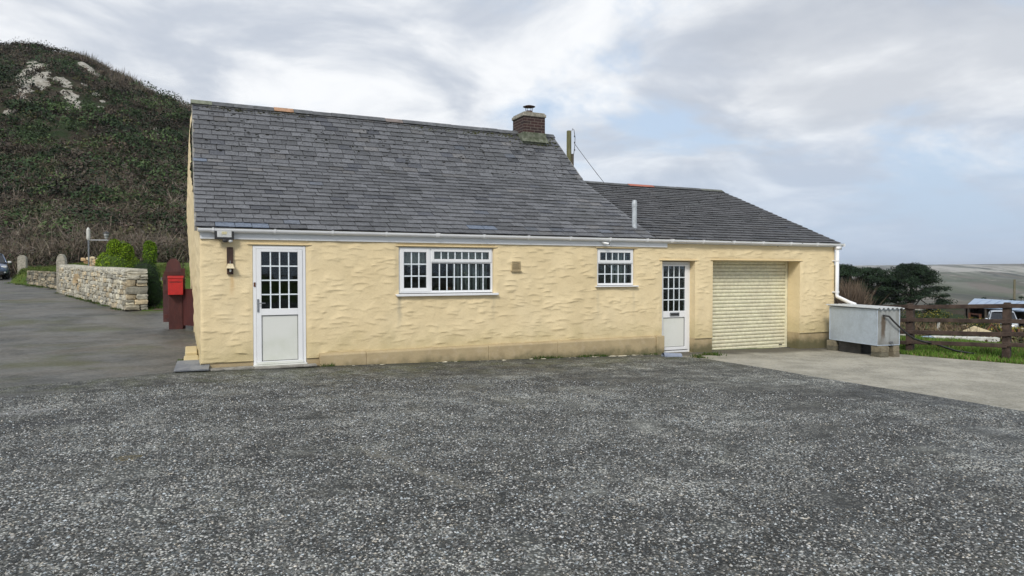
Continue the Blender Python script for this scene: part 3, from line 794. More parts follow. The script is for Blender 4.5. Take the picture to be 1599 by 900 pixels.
def front_wall():
    zb = .115
    xs_ = cut_lines(.16, 15.23, .026, [o[0] for o in OPEN] + [o[1] for o in OPEN])
    zs_ = cut_lines(zb, 2.36, .0125, [o[2] for o in OPEN] + [o[3] for o in OPEN])
    X, Z = np.meshgrid(xs_, zs_, indexing='ij')
    D = lump_field(X, Z, 0, .1, 15.3, zb, 2.3, 5, .0135)
    D += .010*(vnoise(X, Z, .55, 0)) + .004*vnoise(X, Z, .16, 1) + .010
    fade = np.ones_like(X)
    for (a, b, c, d) in OPEN:
        dx = np.maximum(np.maximum(a - X, X - b), 0); dz = np.maximum(np.maximum(c - Z, Z - d), 0)
        fade *= sstep(.0, .10, np.hypot(dx, dz))
    fade *= sstep(.0, .05, 15.23 - X)*sstep(0, .03, X - .16)*sstep(2.30, 2.18, Z)
    Yv = -D*fade
    V = np.stack([X, Yv, Z], -1).reshape(-1, 3); nx, nz = X.shape
    i, j = np.meshgrid(np.arange(nx-1), np.arange(nz-1), indexing='ij')
    xc = (xs_[:-1] + xs_[1:])/2; zc = (zs_[:-1] + zs_[1:])/2
    keep = np.ones((nx-1, nz-1), bool)
    for (a, b, c, d) in OPEN: keep &= ~((xc[:, None] > a) & (xc[:, None] < b) & (zc[None, :] > c) & (zc[None, :] < d))
    a = (i*nz + j)[keep]
    F = np.stack([a, a+nz, a+nz+1, a+1], 1)
    return V, F
V, F = front_wall()
wall = mesh('front_wall', V, F, WALL, house, None, True)
# reveals, drip ledges over each opening, painted base
for (a, b, c, d), dep in zip(OPEN, (.06, .10, .10, .24, .46)):
    m = MB(); c2 = max(c, .10)
    m.add([(a, 0, c2), (a, dep, c2), (a, dep, d), (a, 0, d), (b, 0, c2), (b, dep, c2), (b, dep, d), (b, 0, d)],
          [(0, 1, 2, 3), (7, 6, 5, 4), (3, 2, 6, 7)] + ([(4, 5, 1, 0)] if c > 0 else []))
    m.build('reveal', WALL, house)
for (x0, x1, z) in ((.90, 1.97, 2.112), (3.50, 5.60, 2.127), (7.90, 9.0, 2.162), (9.60, 10.72, 1.902), (11.08, 14.07, 1.917)):
    onebox('drip_ledge', (x0, -.030, z), (x1, .005, z + .016), WALL, house, .006)
for a, b in (((.16, -.014, .100), (.985, .01, .118)), ((1.875, -.014, .100), (2.09, .01, .118)), ((10.63, -.016, .085), (11.16, .01, .118)), ((13.99, -.016, .085), (15.235, .01, .118))):
    onebox('drip_bead', a, b, WALL, house, .004)
for a, b, dep in ((.17, .988, .10), (1.872, 2.2, .10), (9.6, 9.693, .30), (10.627, 11.163, .30), (13.987, 15.225, .455)):
    onebox('painted_base', (a, .012, -.6), (b, dep, .102), PLINTH, house, .004)
# sloping plinth kerb built in sections with hairline gaps
m = MB()
xsg = [2.09, 2.92, 5.36, 6.93, 9.44]
for p, q in zip(xsg[:-1], xsg[1:]):
    f = lambda x: .175 + (x-2.09)*.003
    p_ = p + .004
    prof = lambda x: [(x, .0, -.7), (x, -.125, -.7), (x, -.115, f(x) - .03), (x, -.095, f(x) - .004), (x, .0, f(x) + .012)]
    A, B = prof(p_), prof(q); n = 5
    m = MB(); m.add(A + B, [tuple(range(n))[::-1], tuple(range(n, 2*n))] + [(i, (i+1) % n, n+(i+1) % n, n+i) for i in range(n)])
    m.build('plinth_kerb', PLINTH, house, bevel=.008)
onebox('plinth_kerb', (9.445, -.145, -.7), (9.655, .0, .205), PLINTH, house, .012)

# left gable
def gable_x(y, z):
    x = .16 - .016*y
    b = np.interp(z, [-.5, .3, .9, 1.8, 3.2, 4.7, 5.6], [.0, .02, .02, -.03, -.09, -.05, .03])*sstep(0, 2.0, y)
    return x + b
def roof_z(y): return np.interp(y, [EAVE[0], KINK[0], RDG[0], BACK[0]], [EAVE[1], KINK[1], RDG[1], BACK[1]])
ys_ = np.linspace(0, 7.55, 260); tt = np.linspace(0, 1, 230)
Yg, Tg = np.meshgrid(ys_, tt, indexing='ij')
Zg = -.5 + Tg*(roof_z(Yg) - .035 + .5)
Dg = lump_field(Yg, Zg, 0, 0, 7.6, -.3, 5.4, 9, .020) if False else .012*vnoise(Yg, Zg, .12, 1) + .012*vnoise(Yg, Zg, .3, 0)
Xg = gable_x(Yg, Zg) - Dg*sstep(0, .05, Yg)
V = np.stack([Xg, Yg, Zg], -1).reshape(-1, 3); nx, nz = Yg.shape
i, j = np.meshgrid(np.arange(nx-1), np.arange(nz-1), indexing='ij'); a = (i*nz + j).ravel()
mesh('gable_wall', V, np.stack([a, a+1, a+nz+1, a+nz], 1), WALL, house, None, True)
# yellow painted kerb at the gable foot
for a, b in (((-.11, .45, -.3), (.14, 1.50, .085)), ((-.09, 1.55, -.3), (.12, 2.7, .14))): onebox('gable_kerb', a, b, WALL, house, .02)
# right end wall, back wall, upper gable above the extension, ceilings close the shell
def quadpart(name, V, F, mat):
    mm = MB(); mm.add(V, F); return mm.build(name, mat, house)
quadpart('end_wall', [(15.23, 0, -.6), (15.23, 7.5, -.6), (15.23, 7.5, 2.7), (15.23, 4.33, 4.15), (15.23, 0, 2.36)], [(0, 1, 2, 3, 4)], WALL)
quadpart('back_wall', [(.1, 7.5, -.6), (15.23, 7.5, -.6), (15.23, 7.5, 2.75), (9.4, 7.5, 2.75), (9.4, 7.5, 3.2), (.1, 7.5, 3.2)], [(5, 4, 3, 2, 1, 0)], WALL)
quadpart('upper_gable', [(9.40, .3, 2.4), (9.40, 7.5, 2.4), (9.40, 7.5, 3.2), (9.40, 4.74, 5.47), (9.40, 2.98, 3.95)], [(0, 1, 2, 3, 4)], WALL)
for xx in (2.6, 6.8, 9.55, 11.0): onebox('partition', (xx, .12, -.29), (xx+.08, 4.19, 2.29), INSIDE, house, 0)
onebox('partition', (.3, 4.2, -.3), (15.1, 4.3, 2.29), INSIDE, house, 0); onebox('ceiling', (.3, .12, 2.3), (15.1, 4.3, 2.34), INSIDE, house, 0); onebox('room_floor', (.3, .3, -.34), (15.1, 4.3, -.30), INSIDE, house, 0)

# slates as real overlapping plates
def slate_roof(name, prof, x0, x1, mat, course=.2, width=.31, dark=1.0, seed=3, tint=None, cut=None, blue=()):
    g = random.Random(seed); seg = [math.dist(prof[i], prof[i+1]) for i in range(len(prof)-1)]; L = sum(seg)
    def at(s):
        s = max(s, 0)
        for i, l in enumerate(seg):
            if s <= l or i == len(seg)-1:
                t = s/l; a, b = prof[i], prof[i+1]
                dy, dz = (b[0]-a[0])/l, (b[1]-a[1])/l
                return a[0] + dy*s, a[1] + dz*s, -dz, dy
            s -= l
    m = MB(); s = 0; k = 0; n = int(round(L/course)); course = L/n
    while k < n:
        x = x0 - (width*.5 if k % 2 else 0) + g.uniform(-.03, .03)
        while x < x1 - .01:
            wd = width*g.uniform(.86, 1.12); a = max(x, x0 + g.uniform(-.012, .006)); b = min(x + wd - g.uniform(.007, .013), x1 + g.uniform(-.015, .015)); x += wd
            if b - a < .04: continue
            s0 = k*course + g.uniform(-.006, .006) - (.018 if g.random() < .05 else 0); s1 = min(s0 + course*1.28, L)
            ya, za, nya, nza = at(s0); yb, zb, nyb, nzb = at(s1)
            h0 = .021 + g.uniform(0, .007); h1 = .003; tw = g.uniform(-.004, .004)
            th = .012
            sk = g.uniform(-.004, .004)
            v = []
            for (xx, q) in ((a, 1), (b, -1)):
                v += [(xx, ya + nya*(h0 + q*tw) + sk*q, za + nza*(h0 + q*tw)), (xx, yb + nyb*h1, zb + nzb*h1), (xx, ya + nya*(h0 + q*tw - th), za + nza*(h0 + q*tw - th))]
            v[0] = (v[0][0] + g.uniform(0, .006), v[0][1], v[0][2])
            c = g.uniform(.62, 1.28)*dark; r_ = g.random(); cc = (c, c, c)
            if r_ < .05: cc = (c*.62, c*.64, c*.7)
            elif r_ < .09: cc = (c*1.2, c*1.15, c*1.08)
            elif r_ < .10: cc = (c*.95, c*1.03, c*1.15)
            for (bx_, bs, bw) in blue:
                if abs((a+b)/2 - bx_) < bw and abs(s0 - bs) < .1: cc = (1.25, 1.5, 1.85)
            m.add(v, [(0, 3, 4, 1), (2, 5, 3, 0), (0, 1, 2), (3, 5, 4)], cc)
        k += 1
    return m.build(name, mat, house)
roof = slate_roof('roof', [EAVE, KINK, RDG], XL, XM, SLATE, .2, .315, blue=((.30, 3.25, .17), (5.35, .2, .2), (.75, 0, .2), (1.2, 0, .18), (8.6, .42, .12)))
roof2 = slate_roof('lower_roof', [(EAVE[0], EAVE[1] - .006), L_RDG], XM - .35, XR, SLATE2, .19, .40, seed=8)
roof2['label'] = 'darker slate roof of the garage end'
def plane_under(prof, x0, x1, off):
    m = MB()
    for a, b in zip(prof[:-1], prof[1:]):
        l = math.dist(a, b); ny, nz = -(b[1]-a[1])/l, (b[0]-a[0])/l
        m.add([(x0, a[0]+ny*off, a[1]+nz*off), (x1, a[0]+ny*off, a[1]+nz*off), (x1, b[0]+ny*off, b[1]+nz*off), (x0, b[0]+ny*off, b[1]+nz*off)], [(0, 1, 2, 3)])
    m.build('roof_underlay', RUBBER, house)
plane_under([EAVE, KINK, RDG], XL, XM, -.004)
plane_under([(EAVE[0], EAVE[1] - .006), L_RDG], XM - .35, XR, -.004)
quadpart('rear_roof', [(XL, RDG[0], RDG[1]), (XM, RDG[0], RDG[1]), (XM, BACK[0], BACK[1]), (XL, BACK[0], BACK[1])], [(0, 1, 2, 3)], SLATE2)
quadpart('rear_roof', [(XM - .3, L_RDG[0], L_RDG[1]), (XR, L_RDG[0], L_RDG[1]), (XR, 7.6, 2.72), (XM - .3, 7.6, 2.72)], [(0, 1, 2, 3)], SLATE2)
# verge undercloak / mortar on both gables
for (x, pr) in ((XL, [EAVE, KINK, RDG]), (XM, [(1.2, 3.04), KINK, RDG]), (XR - .03, [EAVE, L_RDG])):
    m = MB(); n = len(pr)
    m.prism([(x - .02, a[0], a[1] - .065) for a in pr] + [(x - .02, a[0], a[1] + .004) for a in pr[::-1]], (.045, 0, 0))
    m.build('verge', CONC, house)

def ridge(name, y, z, x0, x1, tint, step=.45, hw=.15, dz=.10):
    m = MB(); x = x0; k = 0
    while x < x1 - .02:
        b = min(x + step, x1); h = random.uniform(-.006, .006)
        c = tint(x)
        z0 = z + .035 + h
        prof = [(y - hw, z0 - dz), (y - .03, z0 + .005), (y, z0 + .014), (y + .03, z0 + .005), (y + hw, z0 - dz), (y + hw - .02, z0 - dz - .012), (y, z0 - .012), (y - hw + .02, z0 - dz - .012)]
        m.prism([(x + .002, p[0], p[1]) for p in prof], (b - x - .004, 0, 0), c)
        x = b; k += 1
    return m.build(name, RIDGE, house, bevel=.006)
def t1(x):
    if 1.85 < x < 2.1: return (3.4, 1.9, 1.1)
    if x < .3: return (1.5, 1.55, 1.1)
    if 4.2 < x < 5.0: return (1.7, 1.35, 1.2)
    c = random.uniform(.8, 1.1); return (c, c, c*1.03)
def t2(x):
    if 11.7 < x < 12.5: return (3.6, 1.15, .75)
    if x > 14: return (1.15, 1.15, .95)
    c = random.uniform(.7, 1.0); return (c, c, c)
ridge('ridge_tiles', RDG[0], RDG[1], XL - .04, XM + .03, t1, hw=.15, dz=.10)
ridge('ridge_tiles', L_RDG[0], L_RDG[1], XM + .05, XR - .01, t2, hw=.15, dz=.06)

# moss and lichen lumps below the ridge and round the chimney
m = MB()
P1 = [EAVE, KINK, RDG]; P2 = [EAVE, L_RDG]
def mossy(x, s, sc, prof, n=1, col=(.10, .105, .03)):
    L1 = math.dist(prof[-2], prof[-1]); a, b = prof[-2], prof[-1]; dy, dz = (b[0]-a[0])/L1, (b[1]-a[1])/L1
    for _ in range(n):
        q = L1 - s*random.uniform(.3, 1.7); xx = min(x + random.gauss(0, .12), 9.34)  if prof is P1 else x
        c = random.uniform(.6, 1.3)
        m.rock((xx, a[0] + dy*q - dz*.018, a[1] + dz*q + dy*.018), (sc*random.uniform(.5, 1.6), sc*random.uniform(.3, .8), sc*.35), tuple(v*c for v in col), sq=.2, jit=.2, n=2)
for _ in range(60): mossy(random.uniform(.2, 2.6), .2, .035, P1, 3, (.085, .08, .04))
for _ in range(60): mossy(random.uniform(5.0, 8.2), .22, .04, P1, 3)
for _ in range(45): mossy(random.gauss(8.75, .35), .38, .06, P1, 3, (.11, .115, .04))
for _ in range(120): mossy(random.uniform(.3, 9.3), random.uniform(.1, 2.3), .02, P1, 1, (.16, .15, .10))
for _ in range(60): mossy(random.uniform(10.3, 15), random.uniform(.1, 4), .022, P2, 1, (.16, .15, .11))
for _ in range(420): mossy(random.uniform(.2, 9.35), random.uniform(.05, 3.0), .05, P1, 1, (.035, .036, .028))
for _ in range(120): mossy(random.uniform(10.2, 15.1), random.uniform(.1, 3.5), .035, P2, 1, (.03, .03, .024))
for _ in range(14): mossy(random.uniform(.5, 3), .12, .05, P1, 1, (.42, .41, .36))
m.build('roof_moss', MOSS, house, kind='stuff')

# chimney
ch = MB(); ch.box((8.30, 4.27, 4.9), (8.95, 4.98, 5.90))
chim = ch.build('chimney', BRICK, house, bevel=.004)
m = MB(); m.box((8.27, 4.24, 5.90), (8.98, 5.01, 5.99)); m.box((8.30, 4.27, 5.99), (8.95, 4.98, 6.03))
m.build('chimney_cap', GRANITE, chim, bevel=.02)
m = MB(); m.prism([(8.24, 4.20, 5.20), (9.04, 4.20, 5.20), (9.01, 4.32, 5.42), (8.27, 4.32, 5.42)], (0, .08, .02)); m.box((8.27, 4.25, 5.15), (8.98, 4.95, 5.47))
m.build('chimney_flashing', simple('lichened_mortar', (.17, .18, .14), (.08, .095, .06), 9, .9, 30, .01), chim, bevel=.01)
m = MB(); m.lathe((8.62, 4.6, 6.03), [(.15, 0), (.14, .05), (.10, .07), (.09, .10)], 14)
for k in range(4):
    a = k*math.pi/2 + .6; m.tube([(8.62 + .10*math.cos(a), 4.6 + .10*math.sin(a), 6.08), (8.62 + .11*math.cos(a), 4.6 + .11*math.sin(a), 6.25)], .008, 5)
m.lathe((8.62, 4.6, 6.24), [(.17, 0), (.175, .008), (.10, .035), (.02, .048)], 16)
m.build('chimney_cowl', simple('rusty_cowl', (.06, .035, .03), (.10, .05, .04), 9, .7, metallic=.4), chim)
# flue on the lower roof
m = MB(); m.lathe((9.22, .42, 2.50), [(.072, 0), (.072, .14), (.055, .15), (.055, .62), (.061, .625), (.061, .70), (.045, .775), (.03, .78)], 18)
flue = m.build('flue_pipe', simple('flue_metal', (.50, .54, .57), (.42, .45, .47), 5, .45, metallic=.1), house, smooth=False)

# fascia, gutter, brackets, downpipe
onebox('fascia', (.165, -.045, 2.195), (9.80, -.005, 2.372), UPVC, house)
o = onebox('fascia', (9.803, -.038, 2.285), (15.22, -.005, 2.372), UPVC, house)
m = MB()
prof = [(-.055 - .055*(1 - math.cos(a)), 2.365 - .062*math.sin(a)) for a in np.linspace(0, math.pi, 11)]
inner = [(-.060 - .050*(1 - math.cos(a)), 2.366 - .055*math.sin(a)) for a in np.linspace(math.pi, 0, 11)]
pp = prof + [(-.172, 2.372)] + [(-.160, 2.372)] + inner
m.prism([(.13, y, z) for y, z in pp], (15.27, 0, 0))
gut = m.build('gutter', GUTTER, house)
for x in list(np.arange(.35, 9.6, .98)) + [9.83] + list(np.arange(10.75, 15.2, .92)):
    m = MB(); big = .05 if abs(x - 4.27) < .5 else .018
    pr = [(-.048 - .062*(1 - math.cos(a)), 2.362 - .070*math.sin(a)) for a in np.linspace(0, math.pi, 9)] + [(-.176, 2.380), (-.048, 2.380)]
    m.prism([(x, y, z) for y, z in pr], (.07 if abs(x-9.83) < .01 or abs(x - 4.27) < .5 else .028, 0, 0)); m.build('gutter_bracket', GUTTER, gut)
m = MB(); m.box((15.385, -.172, 2.30), (15.41, -.05, 2.376)); m.build('gutter_end', GUTTER, gut)
m = MB(); m.box((15.15, -.16, 2.22), (15.30, -.05, 2.30)); m.tube([(15.20, -.105, 2.30), (15.20, -.105, 1.06), (15.20, -.115, 1.0), (15.16, -.5, .87), (15.02, -.78, .83)], .047, 14)
dp = m.build('downpipe', GUTTER, house, smooth=True)
for z in (1.93, 1.12):
    m = MB(); m.tube([(15.20, -.105, z - .02), (15.20, -.105, z + .02)], .056, 14); m.box((15.12, -.06, z - .012), (15.28, .0, z + .012)); m.build('pipe_clip', GUTTER, dp)

def frame_ring(m, x0, x1, z0, z1, w, y0, y1):
    m.box((x0, y0, z0), (x0 + w, y1, z1)); m.box((x1 - w, y0, z0), (x1, y1, z1))
    m.box((x0 + w, y0, z1 - w), (x1 - w, y1, z1)); m.box((x0 + w, y0, z0), (x1 - w, y1, z0 + w))

def glazing(parent, x0, x1, z0, z1, y, nv, nh, bar=.022):
    g = onebox('pane', (x0 - .005, y, z0 - .005), (x1 + .005, y + .004, z1 + .005), GLASS, parent, bevel=0)
    m = MB(); y0, y1 = y - .010, y - .003
    for k in range(1, nv): x = x0 + (x1-x0)*k/nv; m.box((x - bar/2, y0, z0), (x + bar/2, y1, z1))
    for k in range(1, nh):
        z = z0 + (z1-z0)*k/nh; m.box((x0, y0 - .002, z - bar/2), (x1, y1 - .001, z + bar/2))
    m.build('glazing_bars', simple('glazing_bar', (.80, .86, .90), (.70, .76, .80), 4, .4), parent)
    m = MB(); e = .009
    m.box((x0 - e, y - .006, z0 - e), (x0, y + .002, z1 + e)); m.box((x1, y - .006, z0 - e), (x1 + e, y + .002, z1 + e)); m.box((x0, y - .006, z1), (x1, y + .002, z1 + e)); m.box((x0, y - .006, z0 - e), (x1, y + .002, z0))
    m.build('gasket', RUBBER, parent)

def door(y, fx0, fx1, fz0, fz1, lx0, lx1, gx0, gx1, gz0, gz1, px0, px1, pz0, pz1, nv, nh, label):
    d = MB(); frame_ring(d, fx0, fx1, fz0, fz1, .052, y, y + .07)
    root = d.build('door', UPVC, house, bevel=.004, label=label)
    m = MB(); yy = y - .012
    zt = fz1 - .056; zb = fz0 + .07
    # stiles and rails with real gaps
    m.box((lx0, yy, zb), (gx0, y + .05, zt)); m.box((gx1, yy, zb), (lx1, y + .05, zt))
    m.box((gx0, yy, gz1), (gx1, y + .05, zt)); m.box((gx0, yy, pz1), (gx1, y + .05, gz0)); m.box((gx0, yy, zb), (gx1, y + .05, pz0))
    m.build('door_leaf', UPVC, root, bevel=.006)
    m = MB(); m.box((gx0, y + .012, pz0), (gx1, y + .03, pz1)); m.build('door_panel', UPVC_DIRTY, root)
    m = MB(); e = .008; m.box((gx0, y + .002, pz0), (gx0 + e, y + .014, pz1)); m.box((gx1 - e, y + .002, pz0), (gx1, y + .014, pz1)); m.box((gx0, y + .002, pz1 - e), (gx1, y + .014, pz1)); m.box((gx0, y + .002, pz0), (gx1, y + .014, pz0 + e))
    m.build('gasket', RUBBER, root)
    glazing(root, gx0, gx1, gz0, gz1, y + .012, nv, nh)
    return root
d1 = door(.0, .99, 1.87, -.0, 2.095, 1.045, 1.815, 1.125, 1.735, 1.0, 1.99, 0, 0, .085, .885, 4, 4, 'white door at the left end with a long lever handle')
m = MB(); m.box((1.052, -.028, .95), (1.082, -.012, 1.17)); m.tube([(1.067, -.03, 1.10), (1.067, -.062, 1.10), (1.10, -.065, 1.10), (1.185, -.06, 1.098)], .009, 8); m.build('door_handle', STEEL, d1)
m = MB(); m.box((.98, -.07, -.04), (1.88, .0, .03)); m.box((1.04, -.03, .035), (1.82, -.013, .075)); m.build('threshold', UPVC_DIRTY, d1, bevel=.004)
m = MB(); m.box((1.0, -.012, 1.385), (1.03, -.0, 1.46)); m.build('door_latch_plate', RUST, d1)
d2 = door(.18, 9.70, 10.63, -.24, 1.875, 9.76, 10.575, 9.855, 10.478, .735, 1.775, 0, 0, -.10, .585, 4, 4, 'white door beside the garage with a letterbox')
m = MB(); m.box((10.04, .155, .615), (10.31, .17, .70)); m.build('letterbox', STEEL, d2, bevel=.003)
m = MB(); m.box((10.065, .150, .635), (10.285, .156, .68)); m.build('letterbox_flap', BLACKP, d2)
m = MB(); m.box((9.70, .05, -.34), (10.63, .19, -.235)); m.build('threshold', CREAMTRIM, d2, bevel=.006)

# large window
y = .035
m = MB(); frame_ring(m, 3.575, 5.515, 1.235, 2.11, .045, y, y + .07); m.box((4.185, y, 1.28), (4.235, y + .07, 2.065)); m.box((4.235, y, 1.81), (5.47, y + .07, 1.85))
w1 = m.build('window', UPVC, house, bevel=.004, label='wide white window with three glazed lights')
m = MB(); frame_ring(m, 3.605, 4.195, 1.262, 2.09, .072, y - .016, y + .04); m.build('casement', UPVC, w1, bevel=.006)
m = MB(); frame_ring(m, 4.222, 5.488, 1.832, 2.09, .058, y - .016, y + .04); m.build('casement', UPVC, w1, bevel=.006)
glazing(w1, 3.68, 4.122, 1.335, 2.018, y + .008, 3, 3); glazing(w1, 4.282, 5.428, 1.892, 2.032, y + .008, 8, 1); glazing(w1, 4.24, 5.465, 1.285, 1.80, y + .02, 8, 2)
m = MB(); m.box((3.50, -.085, 1.195), (5.60, .08, 1.222)); m.box((3.505, -.085, 1.18), (5.595, -.07, 1.20)); m.build('window_sill', UPVC, w1, bevel=.006)
# small window
m = MB(); frame_ring(m, 7.965, 8.925, 1.35, 2.145, .045, y, y + .07); m.box((8.01, y, 1.815), (8.88, y + .07, 1.85))
w2 = m.build('window', UPVC, house, bevel=.004, label='small white window right of the wide one')
m = MB(); frame_ring(m, 7.99, 8.905, 1.835, 2.125, .062, y - .016, y + .04); m.build('casement', UPVC, w2, bevel=.006)
glazing(w2, 8.055, 8.84, 1.90, 2.06, y + .008, 5, 1); glazing(w2, 8.012, 8.878, 1.40, 1.79, y + .02, 5, 2)
m = MB(); m.box((7.90, -.085, 1.315), (8.99, .08, 1.34)); m.build('window_sill', UPVC, w2, bevel=.006)
# curtains and blinds just inside
def cloth_strip(name, x0, x1, ztop, zbot, yy, mat, parent, wav=.012, per=.09):
    xs_ = np.linspace(x0, x1, int((x1-x0)/.012) + 2); V = []
    for x in xs_:
        yv = yy + wav*math.sin(x*2*math.pi/per); V += [(x, yv, ztop), (x, yv, zbot(x))]
    n = len(xs_); return mesh(name, V, [(2*i, 2*i+1, 2*i+3, 2*i+2) for i in range(n-1)], mat, parent)
cloth_strip('curtain', 3.62, 4.22, 2.06, lambda x: 1.74 + .03*abs(math.sin((x-3.62)*math.pi/.2)), .14, CURTAIN, w1)
cloth_strip('curtain', 4.22, 5.48, 2.06, lambda x: 1.84, .15, CURTAIN, w1, .006, .13)
m = MB()
for k in range(9): m.box((4.72 + k*.085, .20, 1.25), (4.78 + k*.085, .204, 1.85))
m.build('blind', BLIND, w1)
m = MB()
for k in range(4): m.box((8.42 + k*.115, .18, 1.36), (8.51 + k*.115, .184, 2.1))
m.build('blind', BLIND, w2)
m = MB(); m.box((8.03, .2, 1.36), (8.4, .204, 1.8)); m.build('blind', INSIDE, w2)  # flat sheet in the same near-black room colour

# air brick
m = MB()
frame_ring(m, 5.915, 6.105, 1.665, 1.855, .022, -.040, .02); m.box((5.935, -.022, 1.68), (6.085, .01, 1.84))
for k in range(6): z = 1.69 + k*.026; m.box((5.935, -.034, z), (6.085, -.02, z + .012))
for k in range(5): xx = 5.955 + k*.028; m.box((xx, -.036, 1.69), (xx + .008, -.02, 1.835))
m.box((5.895, -.062, 1.648), (6.125, .0, 1.664))
m.build('air_vent', simple('beige_vent', (.42, .33, .19), (.33, .26, .15), 8, .7), house)
# roller garage door
m = MB(); prof = []; pitch = .0885; zb = -.295; n = 25
for k in range(n):
    z0 = zb + k*pitch
    for t_, dy in ((.0, .030), (.07, .006), (.3, -.004), (.6, -.006), (.86, .002), (.93, .020), (.97, .034)):
        prof.append((.40 + dy, z0 + t_*pitch))
V = []; 
for (yy, z) in prof: V += [(11.17, yy, z), (13.98, yy, z)]
gd = mesh('garage_door', V, [(2*i, 2*i+1, 2*i+3, 2*i+2) for i in range(len(prof)-1)], GARAGE, house, label='cream roller shutter garage door')
for xx in (11.165, 13.90):
    m = MB(); m.box((xx, .385, -.33), (xx + .075 if xx > 12 else xx + .06, .40, 1.90)); m.build('guide_rail', GARAGE, gd)
m = MB(); m.box((11.22, .392, -.335), (13.90, .425, -.285)); m.build('bottom_bar', GARAGE, gd, bevel=.004)
m = MB(); m.box((13.70, .384, -.235), (13.80, .392, -.215)); m.build('lock', BLACKP, gd)
m = MB(); m.box((11.1, -.02, -.36), (14.02, .5, -.338)); m.build('garage_threshold', CONC, house)

# ------------------------------------------------------------------ small things on and by the front wall
t = thing('floodlight', (.53, -.12, 2.28), 'black framed floodlight fixed on the white fascia above the left door', 'floodlight')
m = MB(); m.box((.385, -.15, 2.185), (.685, -.11, 2.385)); m.box((.50, -.11, 2.26), (.57, -.05, 2.30)); m.build('casing', BLACKP, t, bevel=.008)
m = MB(); m.box((.424, -.154, 2.223), (.646, -.149, 2.353)); m.build('lamp_glass', LAMPGLASS, t)
m = MB(); m.box((.495, -.158, 2.27), (.575, -.1535, 2.315)); m.build('led_chip', simple('led_yellow', (.62, .58, .38), (.55, .5, .3), 5, .4), t)
m = MB(); m.rock((.545, -.12, 2.165), (.09, .07, .055), sq=.4, jit=0, n=4); m.build('motion_sensor', BLACKP, t)
m = MB(); m.lathe((.63, -.10, 2.135), [(.01, 0), (.034, .01), (.040, .04), (.03, .065)], 12); m.build('sensor_lens', UPVC, t, smooth=True)
t = thing('wall_lantern', (.62, -.03, 1.85), 'narrow dark wooden board with a small cream shade on the wall left of the door', 'wall lamp')
onebox('back_board', (.575, -.045, 1.60), (.675, -.012, 2.06), DARKWOOD, t, .004)
m = MB(); m.add([(.585, -.11, 1.78), (.665, -.11, 1.78), (.665, -.045, 1.78), (.585, -.045, 1.78), (.560, -.14, 1.70), (.690, -.14, 1.70), (.690, -.045, 1.70), (.560, -.045, 1.70)], [(0, 1, 2, 3), (0, 4, 5, 1), (1, 5, 6, 2), (2, 6, 7, 3), (3, 7, 4, 0)])
m.build('lamp_shade', CREAMTRIM, t); m = MB(); m.rock((.625, -.085, 1.665), (.035, .035, .06), sq=.2, jit=0, n=3); m.build('bulb', LAMPGLASS, t, smooth=True)
m = MB(); m.tube([(.625, -.046, 1.82), (.625, -.08, 1.83), (.625, -.085, 1.78)], .006, 6); m.build('lamp_arm', STEEL, t)
t = thing('security_camera', (8.12, -.1, 2.25), 'tiny white bullet camera under the fascia above the small window', 'camera')
m = MB(); m.tube([(8.03, -.06, 2.275), (8.15, -.16, 2.245)], .022, 10); m.build('camera_body', UPVC, t)
m = MB(); m.tube([(8.15, -.16, 2.245), (8.165, -.172, 2.242)], .017, 10); m.build('lens', BLACKP, t)
m = MB(); m.tube([(8.05, -.045, 2.29), (8.07, -.09, 2.268)], .01, 6); m.build('bracket', UPVC, t)

# things on the inner sill of the wide window
t = thing('flower_vase', (5.0, .14, 1.29), 'vase of white flowers behind the wide window', 'vase')
m = MB(); m.lathe((5.0, .14, 1.255), [(.02, 0), (.035, .03), (.03, .08), (.018, .13), (.022, .15)], 12); m.build('vase', simple('pale_glaze', (.35, .38, .36), (.28, .3, .3), 6, .3), t, smooth=True)
V, F, C = leaf_cloud(np.array([(5.0, .14, 1.50), (4.97, .13, 1.60), (5.04, .15, 1.48)]), np.array([(.045, .03, .05)]*3), 26, .017, np.array([(.55, .62, .50)]*3))
mesh('flowers', V, F, LEAF, t, C)
m = MB(); m.tube([(5.0, .14, 1.38), (5.0, .14, 1.46)], .004, 5); m.tube([(5.0, .14, 1.38), (4.97, .13, 1.57)], .004, 5); m.build('stems', simple('stem', (.05, .12, .03), None, 5, .7), t)
t = thing('flower_pot', (4.62, .14, 1.25), 'small terracotta pot standing behind the wide window', 'pot')
m = MB(); m.lathe((4.62, .14, 1.25), [(.03, 0), (.042, .07), (.048, .07), (.048, .09), (.038, .09), (.036, .07)], 14); m.build('pot', simple('terracotta', (.30, .12, .08), None, 6, .8), t)
V, F, C = leaf_cloud(np.array([(4.62, .14, 1.35)]), np.array([(.04, .03, .03)]), 20, .014, np.array([(.06, .10, .03)])); mesh('leaves', V, F, LEAF, t, C)
t = thing('houseplant', (4.38, .14, 1.25), 'low pale leaved plant in a dish behind the wide window', 'plant')
m = MB(); m.lathe((4.38, .14, 1.25), [(.03, 0), (.045, .03), (.04, .03)], 12); m.build('dish', UPVC, t)
V, F, C = leaf_cloud(np.array([(4.38, .14, 1.30)]), np.array([(.07, .03, .04)]), 26, .018, np.array([(.20, .24, .16)])); mesh('leaves', V, F, LEAF, t, C)

